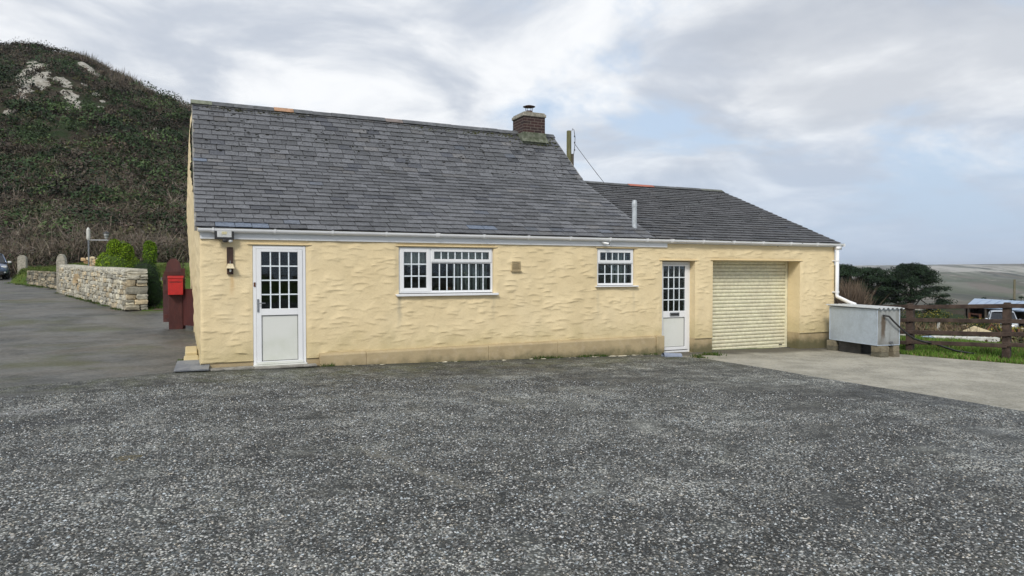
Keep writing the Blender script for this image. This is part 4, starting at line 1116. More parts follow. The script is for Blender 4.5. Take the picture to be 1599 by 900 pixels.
# slate slab, pipe end, loose pale stones
m = MB(); M4 = Matrix.Translation((.03, -.02, .065)) @ Matrix.Rotation(R(-4), 4, 'Z') @ Matrix.Rotation(R(7), 4, 'X')
m.box((-.26, -.27, -.012), (.26, .40, .012), M=M4)
m.build('slate_slab', SLATESLAB, None, bevel=.003, label='grey slate slab lying tilted at the left corner of the cottage', cat='slab')
m = MB(); m.box((.12, -.20, -.02), (.98, -.0, .022)); m.box((.98, -.26, -.02), (2.02, -.072, .012)); m.box((.30, -.30, .0), (.50, -.2, .03))
m.build('door_step', CONC, None, bevel=.01, label='thin concrete step strip along the foot of the left door', cat='step')
m = MB(); m.tube([(9.30, -.55, -.185), (9.72, -.62, -.215)], .075, 16, cap=False); m.tube([(9.30, -.55, -.185), (9.72, -.62, -.215)], .066, 16, cap=False)
m.build('drain_pipe', PIPE, None, smooth=True, label='short blue grey pipe lying on the gravel by the letterbox door', cat='pipe')
m = MB()
for _ in range(46):
    x = random.choice([random.uniform(2.3, 9.3), random.uniform(7.6, 9.4)]); s = random.uniform(.03, .13)
    c = random.uniform(.35, .75)
    m.rock((x, -.15 - abs(random.gauss(0, .04)), float(H(x, -.2)) + .004), (s, s*.5, s*.22), (c, c*.92, c*.72), sq=.4, jit=.2, yaw=random.uniform(-.4, .4), n=2)
m.build('stone_rubble', CHIP, None, kind='stuff')
# loose chips over the near yard
def chips(n):
    d_ = 2.6 + 8.5*rng.random(n)**1.25; az = rng.uniform(R(-18), R(68), n)
    x = np.sin(az)*d_; y = -12.6 + np.cos(az)*d_
    keep = (y < -.35) & (x < 10.0) & (vnoise(x, y, .5, 1) > -.55); x, y = x[keep], y[keep]; n = len(x)
    base = np.array([[1, 0, 0], [0, 1, 0], [-1, 0, 0], [0, -1, 0], [0, 0, .75], [.0, .0, -.3]], float)
    s = rng.uniform(.004, .0105, n)[:, None, None]
    V = base[None]*s*(1 + rng.normal(0, .25, (n, 6, 3)))
    V[:, :, 0] *= rng.uniform(.8, 1.6, (n, 1))
    a = rng.uniform(0, 6.28, n); c_, s_ = np.cos(a)[:, None], np.sin(a)[:, None]
    X = V[:, :, 0]*c_ - V[:, :, 1]*s_; Y = V[:, :, 0]*s_ + V[:, :, 1]*c_
    V = np.stack([X + x[:, None], Y + y[:, None], V[:, :, 2] + (H(x, y) + .008)[:, None]], -1).reshape(-1, 3)
    f = np.array([[0, 1, 4], [1, 2, 4], [2, 3, 4], [3, 0, 4]])
    F = (f[None] + (np.arange(n)*6)[:, None, None]).reshape(-1, 3)
    g = rng.choice([.04, .09, .19, .38, .55], n, p=[.24, .26, .25, .17, .08])[:, None]*rng.uniform(.8, 1.2, (n, 1))
    tint = np.array([[1, 1, .97], [.90, .99, 1.04], [1.06, .98, .84]])[rng.choice(3, n, p=[.6, .25, .15])]
    C = np.repeat(np.hstack([np.clip(g*tint, 0, 1), np.ones((n, 1))]), 6, axis=0)
    mesh('loose_chippings', V, F, CHIP, None, C, kind='stuff')
chips(150000)

# ------------------------------------------------------------------ red gate and post box
t = thing('garden_gate', (-.2, 6.1, .25), 'dark red boarded gate with pointed top standing open by the gable', 'gate')
zg = .25
m = MB(); m.prism([(-.60, 6.42, zg+.15), (-.16, 6.30, zg+.15), (-.16, 6.30, zg+1.35), (-.22, 6.32, zg+1.62), (-.30, 6.34, zg+1.72), (-.42, 6.37, zg+1.72), (-.50, 6.39, zg+1.62), (-.56, 6.41, zg+1.35), (-.60, 6.42, zg+1.33)], (.01, .045, 0))
m.build('gate_board', REDWOOD, t)
m = MB(); m.prism([(-.15, 6.06, zg+.08), (.16, 5.55, zg+.08), (.16, 5.55, zg+.98), (-.15, 6.06, zg+.98)], (.03, .02, 0)); m.build('gate_leaf', REDWOOD, t)
for z in (.25, .85, 1.30): onebox('gate_rail', (-.57, 6.25, zg + z), (-.14, 6.285, zg + z + .10), REDWOOD, t, 0.004)
onebox('gate_post', (-.20, 6.16, zg - .1), (-.10, 6.28, zg + 1.48), REDWOOD, t, .006)
m = MB(); m.tube([(-.62, 6.33, zg + 1.18), (-.62, 6.33, zg + 1.26)], .02, 8); m.build('gate_latch', STEEL, t)
t = thing('post_box', (-.30, 6.12, .25), 'bright red letter box on a thick dark red post before the gate', 'post box')
onebox('post', (-.47, 6.10, .02), (-.155, 6.22, 1.30), REDWOOD, t, .01)
onebox('box_body', (-.475, 5.90, 1.085), (-.145, 6.098, 1.50), POSTRED, t, .008)
m = MB(); m.prism([(-.485, 5.885, 1.485), (-.135, 5.885, 1.485), (-.135, 6.098, 1.53), (-.485, 6.098, 1.53)], (0, 0, .018)); m.box((-.445, 5.885, 1.405), (-.175, 5.90, 1.455)); m.build('letter_flap', POSTRED, t, bevel=.004)
m = MB(); m.box((-.435, 5.893, 1.39), (-.185, 5.8995, 1.402)); m.build('slot', BLACKP, t)

# ------------------------------------------------------------------ stone walls
def stone_wall(name, label, a, b, zb, zt, thick, sw, sh, tints, endw=None, cope=True, back=False, rough=.10, bigquoins=False, taper=None):
    t = thing(name, (a[0], a[1], zb[0]), label, 'wall')
    A, B = np.array(a), np.array(b); L = np.linalg.norm(B-A); d = (B-A)/L; nrm = np.array([-d[1], d[0]])
    yaw = math.atan2(d[1], d[0])
    # nrm is made to point at the viewer's side
    if np.dot(nrm, np.array([0, -12.6]) - A) < 0: nrm = -nrm
    top = lambda s: zt[0] + (zt[1]-zt[0])*s/L
    bot = lambda s: zb[0] + (zb[1]-zb[0])*s/L
    ct = .12 if cope else 0
    core = MB(); P = [A + nrm*-.03 + d*.05, B + nrm*-.03, B - nrm*(thick-.03), A - nrm*(thick-.03) + d*.05]
    Vc = [(*p, z) for p, z in zip(P, (bot(0)-.2, bot(L)-.2, bot(L)-.2, bot(0)-.2))] + [(*p, z) for p, z in zip(P, (top(0)-ct-.03, top(L)-ct-.03, top(L)-ct-.03, top(0)-ct-.03))]
    core.add(Vc, [(0, 3, 2, 1), (4, 5, 6, 7), (0, 1, 5, 4), (1, 2, 6, 5), (2, 3, 7, 6), (3, 0, 4, 7)]); core.build('mortar_core', MORTAR, t)
    m = MB()
    def face(p0, dd, nn, length, f_bot, f_top, yw, qz=1.0):
        s = 0; cols = []
        z = 0
        hrow = 0
        while hrow < 1:
            rh = random.uniform(sh*.75, sh*1.35)*qz
            s = -random.uniform(0, .05)
            H_ = f_top(0) - f_bot(0)
            r0 = hrow; r1 = min(1, hrow + rh/H_)
            if 1 - r1 < .35*rh/H_: r1 = 1
            while s < length:
                w_ = random.uniform(sw*.55, sw*1.6)*qz
                if s + w_ > length - sw*.3: w_ = length - s + .02
                sc = min(s + w_/2, length); zc = f_bot(sc) + (f_top(sc)-f_bot(sc))*(r0+r1)/2; hh = (f_top(sc)-f_bot(sc))*(r1-r0)
                parts = 1
                if hh > sh*1.05 and random.random() < .3: parts = 2
                for q in range(parts):
                    p = p0 + dd*(s + w_/2) + nn*random.uniform(-.03, .018)
                    c = random.choice(tints); k = random.uniform(.6, 1.2)
                    m.rock((p[0], p[1], zc + (q - (parts-1)/2)*hh/parts + random.uniform(-.012, .012)), (w_*1.0, .16, hh/parts*1.0), tuple(v*k for v in c), sq=.62, jit=rough, yaw=yw + random.gauss(0, .05))
                s += w_ + random.uniform(-.005, .012)
            hrow = r1
    face(A, d, nrm, L, bot, lambda s: top(s) - ct, yaw)
    if back: face(A - nrm*thick, d, -nrm, L, bot, lambda s: top(s) - ct, yaw)
    # end facing the yard
    ed = -nrm; face(A + nrm*.0, ed, -d, thick, lambda s: bot(0), lambda s: top(0) - ct, math.atan2(ed[1], ed[0]), 1.4 if bigquoins else 1.0)
    m.build('stonework', STONE, t)
    if cope:
        m = MB(); s = 0
        while s < L:
            w_ = random.uniform(.22, .5); 
            if s + w_ > L: w_ = L - s + .01
            c = random.uniform(.85, 1.1); p = A + d*(s + w_/2) - nrm*thick/2
            m.rock((p[0], p[1], top(s) - ct/2), (w_*1.0, thick + .10, ct), (c*.92, c*.95, c*.95), sq=.85, jit=.035, yaw=yaw, n=4)
            s += w_
        m.build('coping', STONE, t)
    return t
T1 = [(.92, .95, .94), (1.02, 1.0, .90), (.8, .82, .80), (1.08, 1.08, 1.0), (.65, .66, .63), (1.02, .92, .74), (.88, .90, .88)]
stone_wall('stone_wall', 'pale stone garden wall with flat coping along the driveway', (-1.62, 9.62), (-4.85, 21.2), (.55, .76), (1.73, 1.95), .52, .27, .125, T1, bigquoins=True)
T2 = [(.42, .42, .38), (.55, .52, .44), (.30, .31, .28), (.68, .62, .50)]
stone_wall('rubble_wall', 'low mossy dry stone retaining wall below the grass bank', (-5.05, 23.4), (-7.65, 30.7), (.86, 1.02), (1.62, 1.72), .3, .42, .15, T2, cope=False, rough=.2)

def gatepost(loc, w_, hgt, label, yaw=0):
    t = MB(); prof = [(-w_/2, -.3), (w_/2, -.3), (w_/2, hgt*.78)]
    for k in range(1, 10):
        a = math.pi*k/10; prof.append((w_/2*math.cos(a), hgt*.78 + (hgt*.22)*math.sin(a)))
    prof.append((-w_/2, hgt*.78))
    t.prism([(loc[0] + p[0]*math.cos(yaw), loc[1] + p[0]*math.sin(yaw), loc[2] + p[1]) for p in prof], (-.22*math.sin(yaw)*-1*-1, .22, 0))
    o = t.build('granite_post', GRANITE, None, bevel=.03, label=label, cat='gatepost', group='granite gateposts')
gatepost((-4.86, 21.25, .75), .35, 1.64, 'round topped granite post at the far end of the pale stone wall', -.3)
gatepost((-9.2, 37.6, float(H(-9.2, 37.6)) ), .48, .95, 'round topped granite post standing in the grass near the parked car', -.3)

# lamp post
t = thing('lamp_post', (-3.32, 16.6, .7), 'thin grey lamp post with a side arm carrying a small lantern', 'lamp post')
m = MB(); m.tube([(-3.32, 16.6, .6), (-3.32, 16.6, 3.25)], .028, 8); m.build('pole', STEEL, t)
m = MB(); m.tube([(-3.32, 16.6, 2.80), (-3.32, 16.6, 2.86), (-3.32, 16.6, 3.18), (-3.32, 16.6, 3.26)], [.04, .065, .062, .02], 10); m.build('pole_head', WHITEJUNK, t)
m = MB(); m.tube([(-3.34, 16.6, 2.80), (-2.68, 16.40, 2.80)], .018, 6); m.tube([(-2.74, 16.42, 2.80), (-2.74, 16.42, 2.86)], .02, 6); m.build('arm', STEEL, t)
m = MB(); m.lathe((-2.74, 16.42, 2.86), [(.03, 0), (.06, .05), (.085, .17), (.08, .18)], 12)
ln = m.build('lantern', LAMPGLASS, t); m = MB(); m.lathe((-2.74, 16.42, 3.04), [(.115, 0), (.11, .015), (.05, .06), (.015, .09)], 12); m.build('lantern_cap', BLACKP, ln)
m = MB(); m.lathe((-2.74, 16.42, 2.94), [(.082, 0), (.082, .03)], 12); m.build('lantern_band', BLACKP, ln)

# garden shrubs
def shrub(name, label, parts, col, leaf, n, core, up=.8, cat='shrub'):
    c0 = parts[0][0]
    t = thing(name, (c0[0], c0[1], float(H(c0[0], c0[1]))), label, cat)
    cen = np.array([p[0] for p in parts]); rad = np.array([p[1] for p in parts])
    V, F, C = leaf_cloud(cen, rad, n, leaf, np.tile(np.array(col), (len(cen), 1)), up=up, shell=.86, asp=.45, lower=-.9, jit=.4)
    C[:, :3] *= (1 + .18*np.repeat(vnoise(V[::4, 0]*1.3, V[::4, 2], .12, 2), 4))[:, None]
    mesh('foliage', V, F, LEAF, t, C)
    m = MB()
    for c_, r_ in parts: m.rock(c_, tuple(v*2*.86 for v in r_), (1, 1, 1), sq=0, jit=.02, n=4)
    m.build('shaded_core', simple(core[0], core[1], None, 6, .95, 20, .04), t, smooth=True)  # solid core darker than the leaves: shade inside the bush as colour
    m = MB(); zt_ = c0[2]; m.tube([(c0[0], c0[1], float(H(c0[0], c0[1])) - .1), (c0[0], c0[1], zt_)], .06, 7); m.build('trunk', BARK, t)
    return t
shrub('golden_conifer', 'broad domed bright green conifer behind the stone wall', [((-2.3, 15.0, 1.75), (.62, .6, .75)), ((-2.2, 15.0, 2.25), (.42, .42, .52)), ((-2.65, 15.1, 1.8), (.32, .32, .55)), ((-1.85, 14.9, 1.7), (.32, .32, .6)), ((-2.35, 14.8, 2.45), (.24, .24, .35)), ((-2.0, 14.85, 2.3), (.26, .26, .36))], (.17, .27, .010), .030, 1500, ('shade_core_gold', (.05, .09, .008)), cat='conifer')
shrub('golden_conifer', 'narrow upright bright green conifer next to the clipped round bush', [((-1.30, 15.7, 2.2), (.25, .25, .5)), ((-1.33, 15.7, 2.55), (.19, .19, .25)), ((-1.22, 15.7, 2.45), (.16, .16, .3)), ((-1.3, 15.7, 1.6), (.2, .2, .6))], (.14, .25, .010), .030, 1100, ('shade_core_gold', (.05, .09, .008)), cat='conifer')
shrub('round_bush', 'large dark green clipped round bush behind the end of the stone wall', [((-1.22, 10.9, 1.35), (.46, .46, .66)), ((-1.1, 10.8, 1.0), (.42, .42, .5))], (.028, .062, .016), .018, 5200, ('shade_core_dark', (.015, .03, .008)), cat='bush')
shrub('round_bush', 'smaller dark green clipped bush low beside the lawn', [((-.98, 10.35, 1.0), (.25, .25, .42))], (.035, .080, .016), .016, 3600, ('shade_core_dark', (.015, .03, .008)), cat='bush')
t = thing('sapling', (-.05, 8.9, .45), 'slender young shrub rising behind the red gate', 'shrub')
K = np.array([[-.17, 8.9, .5 + .16*i] for i in range(9)]); V, F, C = leaf_cloud(K + [0, 0, .2], np.tile([.10, .10, .12], (9, 1)), 40, .022, np.tile([.07, .085, .03], (9, 1))); mesh('foliage', V, F, LEAF, t, C)
m = MB(); m.tube([(-.17, 8.9, .4), (-.16, 8.9, 2.0)], .012, 5); m.build('trunk', BARK, t)
m = MB()
for k in range(26): m.rock((random.gauss(-3.05, .28), 16.9 + random.gauss(0, .15), 1.98 + random.uniform(-.15, .17)), (.18, .16, .12), random.choice([(1.2, .9, .6), (1.1, 1.0, .8), (.9, .7, .5)]), sq=.5, jit=.12, n=2)
for k in range(30): m.rock((random.gauss(-3.05, .45), 16.9 + random.gauss(0, .25), .9 + random.uniform(-.2, .75)), (.35, .3, .25), (.9, .75, .55), sq=.5, jit=.12, n=2)
m.build('stone_heap', STONE, None, label='heap of sandy coloured stones behind the pale wall', cat='stone heap')
sheet('border_soil', [(-1.0, 9.6), (3.2, 9.3), (3.2, 9.7), (-.9, 9.95)], .006, 1.0, simple('soil', (.10, .06, .04), None, 8, .95, 20, .02), kind='structure')

# ------------------------------------------------------------------ cars
def car(loc, yaw, paintm, label, plate=(.75, .75, .7)):
    """estate / crossover body lofted from cross-sections; +x is forward"""
    t = thing('parked_car', loc, label, 'car')
    c_, s_ = math.cos(yaw), math.sin(yaw)
    def tr(P):
        P = np.asarray(P, float).reshape(-1, 3)
        return np.stack([P[:, 0]*c_ - P[:, 1]*s_ + loc[0], P[:, 0]*s_ + P[:, 1]*c_ + loc[1], P[:, 2] + loc[2]], 1)
    def part(name, m, mat, parent=t, smooth=False, bevel=0):
        m.V = [tr(v) for v in m.V]; return m.build(name, mat, parent, smooth=smooth, bevel=bevel)
    st = [(-2.2, .62, .35, .80), (-2.12, .80, .28, 1.0), (-1.6, .90, .25, 1.05), (-.6, .92, .24, 1.04), (.6, .92, .24, 1.02), (1.15, .91, .25, 1.0), (1.75, .88, .26, .92), (2.08, .80, .28, .84), (2.22, .62, .36, .70)]
    m = MB(); V = []
    for (x, hw, z0, z1) in st:
        zm = (z0+z1)/2
        V += [(x, -hw*.86, z0), (x, -hw, z0 + .12), (x, -hw*1.01, zm), (x, -hw*.97, z1 - .10), (x, -hw*.86, z1), (x, 0, z1 + .035), (x, hw*.86, z1), (x, hw*.97, z1 - .10), (x, hw*1.01, zm), (x, hw, z0 + .12), (x, hw*.86, z0)]
    k = 11; F = [(i*k+j, (i+1)*k+j, (i+1)*k+(j+1) % k, i*k+(j+1) % k) for i in range(len(st)-1) for j in range(k)]
    F += [tuple(range(k)), tuple(range((len(st)-1)*k, len(st)*k))[::-1]]
    m.add(V, F); body = part('body', m, paintm, smooth=True)
    b = body.modifiers.new('sub', 'SUBSURF'); b.levels = b.render_levels = 2
    # cabin glass and roof
    gs = [(-2.02, .74, 1.0, 1.04), (-1.75, .74, 1.0, 1.42), (-1.2, .72, 1.0, 1.56), (-.2, .70, 1.0, 1.60), (.45, .70, 1.0, 1.50), (1.15, .76, .98, 1.02)]
    V = []
    for (x, hw, z0, z1) in gs: V += [(x, -hw*1.1, z0), (x, -hw*.93, z1), (x, hw*.93, z1), (x, hw*1.1, z0)]
    m = MB(); F = [(i*4+j, (i+1)*4+j, (i+1)*4+j+1, i*4+j+1) for i in range(len(gs)-1) for j in range(3)]
    m.add(V, F); part('cabin_glass', m, CARGLASS, smooth=False)
    m = MB(); V = []
    for (x, hw, z) in ((-1.85, .66, 1.42), (-1.2, .69, 1.575), (-.2, .68, 1.615), (.38, .67, 1.545)): V += [(x, -hw, z - .01), (x, -hw*.7, z + .03), (x, 0, z + .045), (x, hw*.7, z + .03), (x, hw, z - .01)]
    m.add(V, [(i*5+j, (i+1)*5+j, (i+1)*5+j+1, i*5+j+1) for i in range(3) for j in range(4)])
    for sg in (-1, 1):
        m.tube([(.38, sg*.67, 1.53), (1.18, sg*.82, 1.0)], .035, 6); m.tube([(-1.85, sg*.66, 1.42), (-2.1, sg*.78, 1.0)], .06, 6); m.tube([(-.35, sg*.70, 1.57), (-.3, sg*.80, 1.0)], .03, 6)
    part('cabin_roof', m, paintm, smooth=True)
    for (wx, sg) in ((1.38, -1), (1.38, 1), (-1.35, -1), (-1.35, 1)):
        m = MB(); m.tube([(wx, sg*.72, .33), (wx, sg*.74, .33), (wx, sg*.92, .33), (wx, sg*.94, .33)], [.30, .33, .33, .30], 22); wh = part('wheel', m, RUBBER)
        m = MB(); m.tube([(wx, sg*.90, .33), (wx, sg*.955, .33)], [.22, .19], 14); part('rim', m, STEEL, wh)
    for sg in (-1, 1):
        m = MB(); m.rock((2.02, sg*.62, .74), (.26, .34, .17), sq=.45, jit=0, n=4); part('headlight', m, LAMPGLASS, smooth=True)
        m = MB(); m.rock((.98, sg*.98, 1.06), (.14, .20, .14), sq=.4, jit=0, n=4); part('wing_mirror', m, LAMPGLASS if paintm is CARBLUE else paintm, smooth=True)
        m = MB(); m.rock((2.12, sg*.62, .42), (.10, .20, .10), sq=.4, jit=0, n=3); part('fog_light', m, LAMPGLASS, smooth=True)
    m = MB(); m.box((2.12, -.42, .66), (2.225, .42, .70)); m.box((2.12, -.42, .74), (2.21, .42, .77)); part('grille_bar', m, STEEL)
    m = MB(); m.box((2.10, -.44, .62), (2.21, .44, .80)); m.box((2.10, -.60, .30), (2.235, .60, .50)); part('grille', m, BLACKP, bevel=.02)
    m = MB(); m.box((2.235, -.26, .50), (2.248, .26, .61)); part('number_plate', m, WHITEJUNK)
    return t
car((-11.35, 40.2, float(H(-11.35, 40.2))), math.atan2(-1, .26), CARBLUE, 'dark blue car parked on the driveway at the left edge')
car((53.7, 17.4, float(H(53.7, 17.4)) + .05), math.atan2(-.70, -1.1), CARSILVER, 'silver car with dark windscreen standing before the far shed')

# ------------------------------------------------------------------ water tank on blocks
t = thing('water_tank', (14.6, -1.2, -.05), 'galvanised metal water tank with corrugated lid beside the downpipe', 'water tank')
c0, c1, c2, c3 = (14.27, -1.96), (14.90, -2.06), (15.18, -.52), (14.57, -.42)
zb, zt_ = -.05, .77
m = MB(); P = [c0, c1, c2, c3]
m.add([(14.27, -1.96, zb), (14.57, -.42, zb), (14.57, -.42, zt_), (14.27, -1.96, zt_)], [(0, 3, 2, 1)])
m.add([(*c2, zb), (*c1, zb), (*c1, zt_), (*c2, zt_)], [(0, 1, 2, 3)]); m.add([(*c3, zb), (*c2, zb), (*c2, zt_), (*c3, zt_)], [(0, 1, 2, 3)])
m.add([(*c0, zb), (*c1, zb), (*c2, zb), (*c3, zb)], [(0, 1, 2, 3)])
m.build('tank_side', TANK, t)
m = MB(); m.add([(*c0, zb), (*c1, zb), (*c1, zt_), (*c0, zt_)], [(0, 1, 2, 3)]); m.build('tank_end', TANKEND, t)
m = MB()
for (p, q) in ((c0, c1), (c1, c2), (c2, c3), (c3, c0)):
    m.tube([(*p, zt_), (*q, zt_)], .012, 6); m.tube([(*p, zb), (*q, zb)], .010, 6)
for p in P: m.tube([(*p, zb), (*p, zt_)], .010, 6)
m.build('rim', TANK, t)
m = MB(); n = 44; V = []
for k in range(n+1):
    f = k/n; off = .022*math.sin(f*2*math.pi*6)
    a = np.array([14.22 + (14.98-14.22)*f, -2.02 - .11*f]); b = np.array([14.52 + (15.26-14.52)*f, -.34 - .09*f])
    V += [(*a, .805 + off), (*b, .815 + off), (*a, .797 + off), (*b, .807 + off)]
m.add(V, [(4*k, 4*k+4, 4*k+5, 4*k+1) for k in range(n)] + [(4*k+2, 4*k+3, 4*k+7, 4*k+6) for k in range(n)] + [(4*k, 4*k+2, 4*k+6, 4*k+4) for k in range(n)] + [(0, 1, 3, 2)])
m.build('corrugated_lid', simple('pale_corrugated_sheet', (.52, .55, .56), (.44, .46, .46), 4, .55), t, smooth=False)
m = MB(); m.tube([(14.62, -2.02, .02), (14.62, -2.09, .02)], .022, 8); m.tube([(14.62, -2.09, .04), (14.64, -2.11, -.03)], .014, 8); m.build('tap', STEEL, t)
m = MB(); m.tube([(14.42, -2.0, .64), (14.42, -2.05, .64), (14.50, -2.09, .62), (14.62, -2.12, .50), (14.85, -2.14, .33), (15.1, -2.13, .18), (15.35, -2.1, .08), (15.7, -2.05, .0), (16.2, -2.1, -.10), (16.6, -2.3, -.25), (17.2, -2.6, -.36)], .022, 8)
m.build('hose', BLACKP, None, smooth=True, label='black hose hanging from the tank end and running through the fence', cat='hose')
def blockstack(x, y, label, s=(.30, .26), n=2, zt_=-.065, yaw=.1):
    m = MB(); zb_ = -.345; h = (zt_-zb_)/n
    for k in range(n): m.rock((x + random.uniform(-.01, .01), y, zb_ + h*(k+.5)), (s[0]*2*.58, s[1]*2*.58, h), random.choice([(.28, .27, .22), (.36, .34, .28), (.22, .22, .19)]), sq=.92, jit=.03, yaw=yaw, n=4)
    m.build('stone_block', STONE, None, label=label, cat='support block', group='stone blocks under the tank')
blockstack(14.42, -1.93, 'stone block pair under the near left corner of the tank', (.21, .24), yaw=-.1)
blockstack(14.80, -1.95, 'stone block pair under the near right corner of the tank', (.16, .22), yaw=-.1)
blockstack(14.58, -.52, 'stone block pair under the far end of the tank by the cottage corner', (.15, .22), yaw=.1)
m = MB()
frame_ring(m, 14.52, 14.62, -.335, -.075, .02, -1.35, -.75)
for k in range(5): m.box((14.515, -1.35 + k*.14, -.335), (14.535, -1.31 + k*.14, -.075))
for z in (-.335, -.215, -.10): m.box((14.512, -1.36, z), (14.63, -.74, z + .03))
m.box((14.53, -1.34, -.33), (14.95, -.76, -.08))
m.build('plastic_crate', BLACKP, None, label='black slatted crate under the middle of the tank', cat='crate')
m = MB(); m.rock((15.02, -.22, -.12), (.07, .07, .08), sq=.4, jit=.05, n=3); m.build('outside_tap', simple('faded_red_valve', (.35, .10, .09), None, 6, .6), None, label='small faded red tap low on the wall behind the tank', cat='tap')

# ------------------------------------------------------------------ fence
ft = thing('rail_fence', (16.0, -1.6, -.4), 'dark brown four rail timber fence between the concrete and the grass', 'fence')
FP = [(15.80, .9, .74), (15.98, -1.58, .87), (16.62, -3.42, .95), (17.45, -5.35, 1.0), (18.4, -7.3, 1.05)]
for (x, y_, zt_) in FP:
    zb_ = float(H(x, y_)) - .15; m = MB()
    w_ = .095
    Mx = Matrix.Translation((x, y_, 0)) @ Matrix.Rotation(.33, 4, 'Z')
    m.box((-w_, -w_*.8, zb_), (w_, w_*.8, zt_ - .02), M=Mx); m.box((-w_*.8, -w_*.65, zt_ - .02), (w_*.8, w_*.65, zt_ + .005), M=Mx)
    m.build('post', FENCEWOOD, ft, bevel=.012)
for p, q in zip(FP[:-1], FP[1:]):
    L = math.hypot(q[0]-p[0], q[1]-p[1]); yaw = math.atan2(q[1]-p[1], q[0]-p[0])
    for k, fz in enumerate((.075, .405, .685, .94)):
        jx = random.uniform(-.012, .012); za, zb_ = p[2] - fz + jx, q[2] - fz*1.03 + random.uniform(-.012, .012)
        Mx = Matrix.Translation((p[0], p[1], za)) @ Matrix.Rotation(yaw, 4, 'Z') @ Matrix.Rotation(-math.atan2(zb_-za, L), 4, 'Y')
        m = MB(); side = -.10
        m.box((-.05 if k % 2 else -.02, -.10 - .04, -.047), (L + .03, -.10, .047), M=Mx)
        m.build('rail', FENCEWOOD, ft, bevel=.008)

# ------------------------------------------------------------------ rough ground beyond the fence
def brown_scrub():
    n = 1500; x = rng.uniform(23, 58, n); y_ = rng.uniform(-14, 36, n)
    keep = (vnoise(x, y_, 3.5, 0) > -.55) & ~((x > 55) & (y_ > 12)) & (np.hypot(x-53, y_-17) > 2.6); x, y_ = x[keep], y_[keep]; n = len(x)
    r = rng.uniform(.2, .55, n)
    z = H(x, y_)
    tints = np.array([[.13, .085, .050], [.17, .125, .075], [.060, .075, .028], [.11, .075, .055], [.045, .055, .025], [.10, .115, .035]])
    collect(leaf_cloud(np.stack([x, y_, z + .05], 1), np.stack([r*1.3, r*1.3, r*.55], 1), 60, .075, tints[rng.choice(6, n)], up=.2))
    flush('rough_scrub', LEAF, kind='stuff')
    collect(twig_cloud(np.stack([x, y_, z], 1), 16, .6, .02, np.array([[.20, .15, .09], [.15, .11, .08]])[rng.choice(2, n)], spread=.6, base_r=.4))
    flush('dead_stems', TWIG, kind='stuff')
brown_scrub()

def pine(x, y_, ztop, label, clumps, trunkh, seed, name='pine_tree', cat='tree', leafsz=.11, nleaf=300, col=(.017, .034, .015), limbs=9):
    g = random.Random(seed); zb_ = float(H(x, y_))
    t = thing(name, (x, y_, zb_), label, cat, 'dark pines beyond the fence')
    m = MB(); top = Vector((x, y_, ztop - .8))
    m.tube([(x, y_, zb_ - .3), (x + g.uniform(-.1, .1), y_, zb_ + trunkh*.5), (x + g.uniform(-.3, .3), y_, zb_ + trunkh), top], [.24, .19, .14, .05], 8)
    for (cx_, cy_, cz_, r_) in clumps[:limbs*3]:
        s = Vector((x, y_, zb_ + trunkh*g.uniform(.35, 1.0))); e = Vector((cx_, cy_, cz_ - r_*.25))
        mid = (s+e)/2 + Vector((0, 0, -.15)); m.tube([s, mid, e], [.07, .05, .02], 5)
    m.build('trunk', BARK, t)
    cen = np.array([(a, b, c) for a, b, c, r_ in clumps]); rr = np.array([r_ for *_, r_ in clumps])
    tone = np.array([[g.uniform(.7, 1.5)]*3 for _ in clumps])*np.array(col)
    V, F, C = leaf_cloud(cen, np.stack([rr, rr, rr*.5], 1), nleaf, leafsz, tone, up=.5, shell=.15, asp=.3, lower=-.9)
    mesh('crown', V, F, LEAF, t, C)
def clump_set(x, y_, z0, z1, rx, n, seed, rr=(.5, 1.0), bias=0):
    g = random.Random(seed); out = []
    for k in range(n):
        f = g.random()**.8; z = z0 + (z1-z0)*f; a = g.uniform(0, 6.28)
        w_ = rx*(1 - .72*max(0, (f - .3)/.7)**1.8)*(.6 + .4*min(1, (f+.15)/.4)) ; rad = w_*math.sqrt(g.random())
        out.append((x + rad*math.cos(a)*.905*1.0 + bias*(1-f), y_ + rad*math.sin(a), z, g.uniform(*rr)))
    return out
pine(62.3, 37.7, 2.2, 'dark green pine, leftmost of the clump beyond the fence', clump_set(62.3, 37.7, -1.6, 2.2, 2.6, 90, 1), 4.2, 1)
pine(64.6, 36.4, 1.9, 'dark green pine in the middle of the clump beyond the fence', clump_set(64.6, 36.4, -2.0, 1.9, 2.8, 90, 2), 4.0, 2)
pine(66.8, 33.4, 2.4, 'largest dark green pine at the right of the clump beyond the fence', clump_set(66.8, 33.4, -2.6, 2.4, 3.5, 150, 3), 4.4, 3)
# small conifers behind the shed
for k, (dx, h_) in enumerate(((0, 1.0), (2.2, 1.4), (3.6, 1.5), (6.2, .8))):
    x, y_ = 76.0 + dx*.75, 31.5 - dx*.95; zb_ = float(H(x, y_)); top = -1.2 + h_*.35
    pine(x, y_, top, ['low dark conifer behind the left edge of the blue roof', 'tall dark conifer behind the blue roof, left of a pair', 'tall dark conifer behind the blue roof, right of a pair', 'small dark conifer behind the blue roof near the pole'][k],
         [(x + random.gauss(0, .3), y_ + random.gauss(0, .3), top - .3 - f*1.1, .25 + f*.35) for f in np.linspace(0, 2.4, 9)], 2.0, 20 + k, name='conifer', leafsz=.10, nleaf=140, limbs=2)
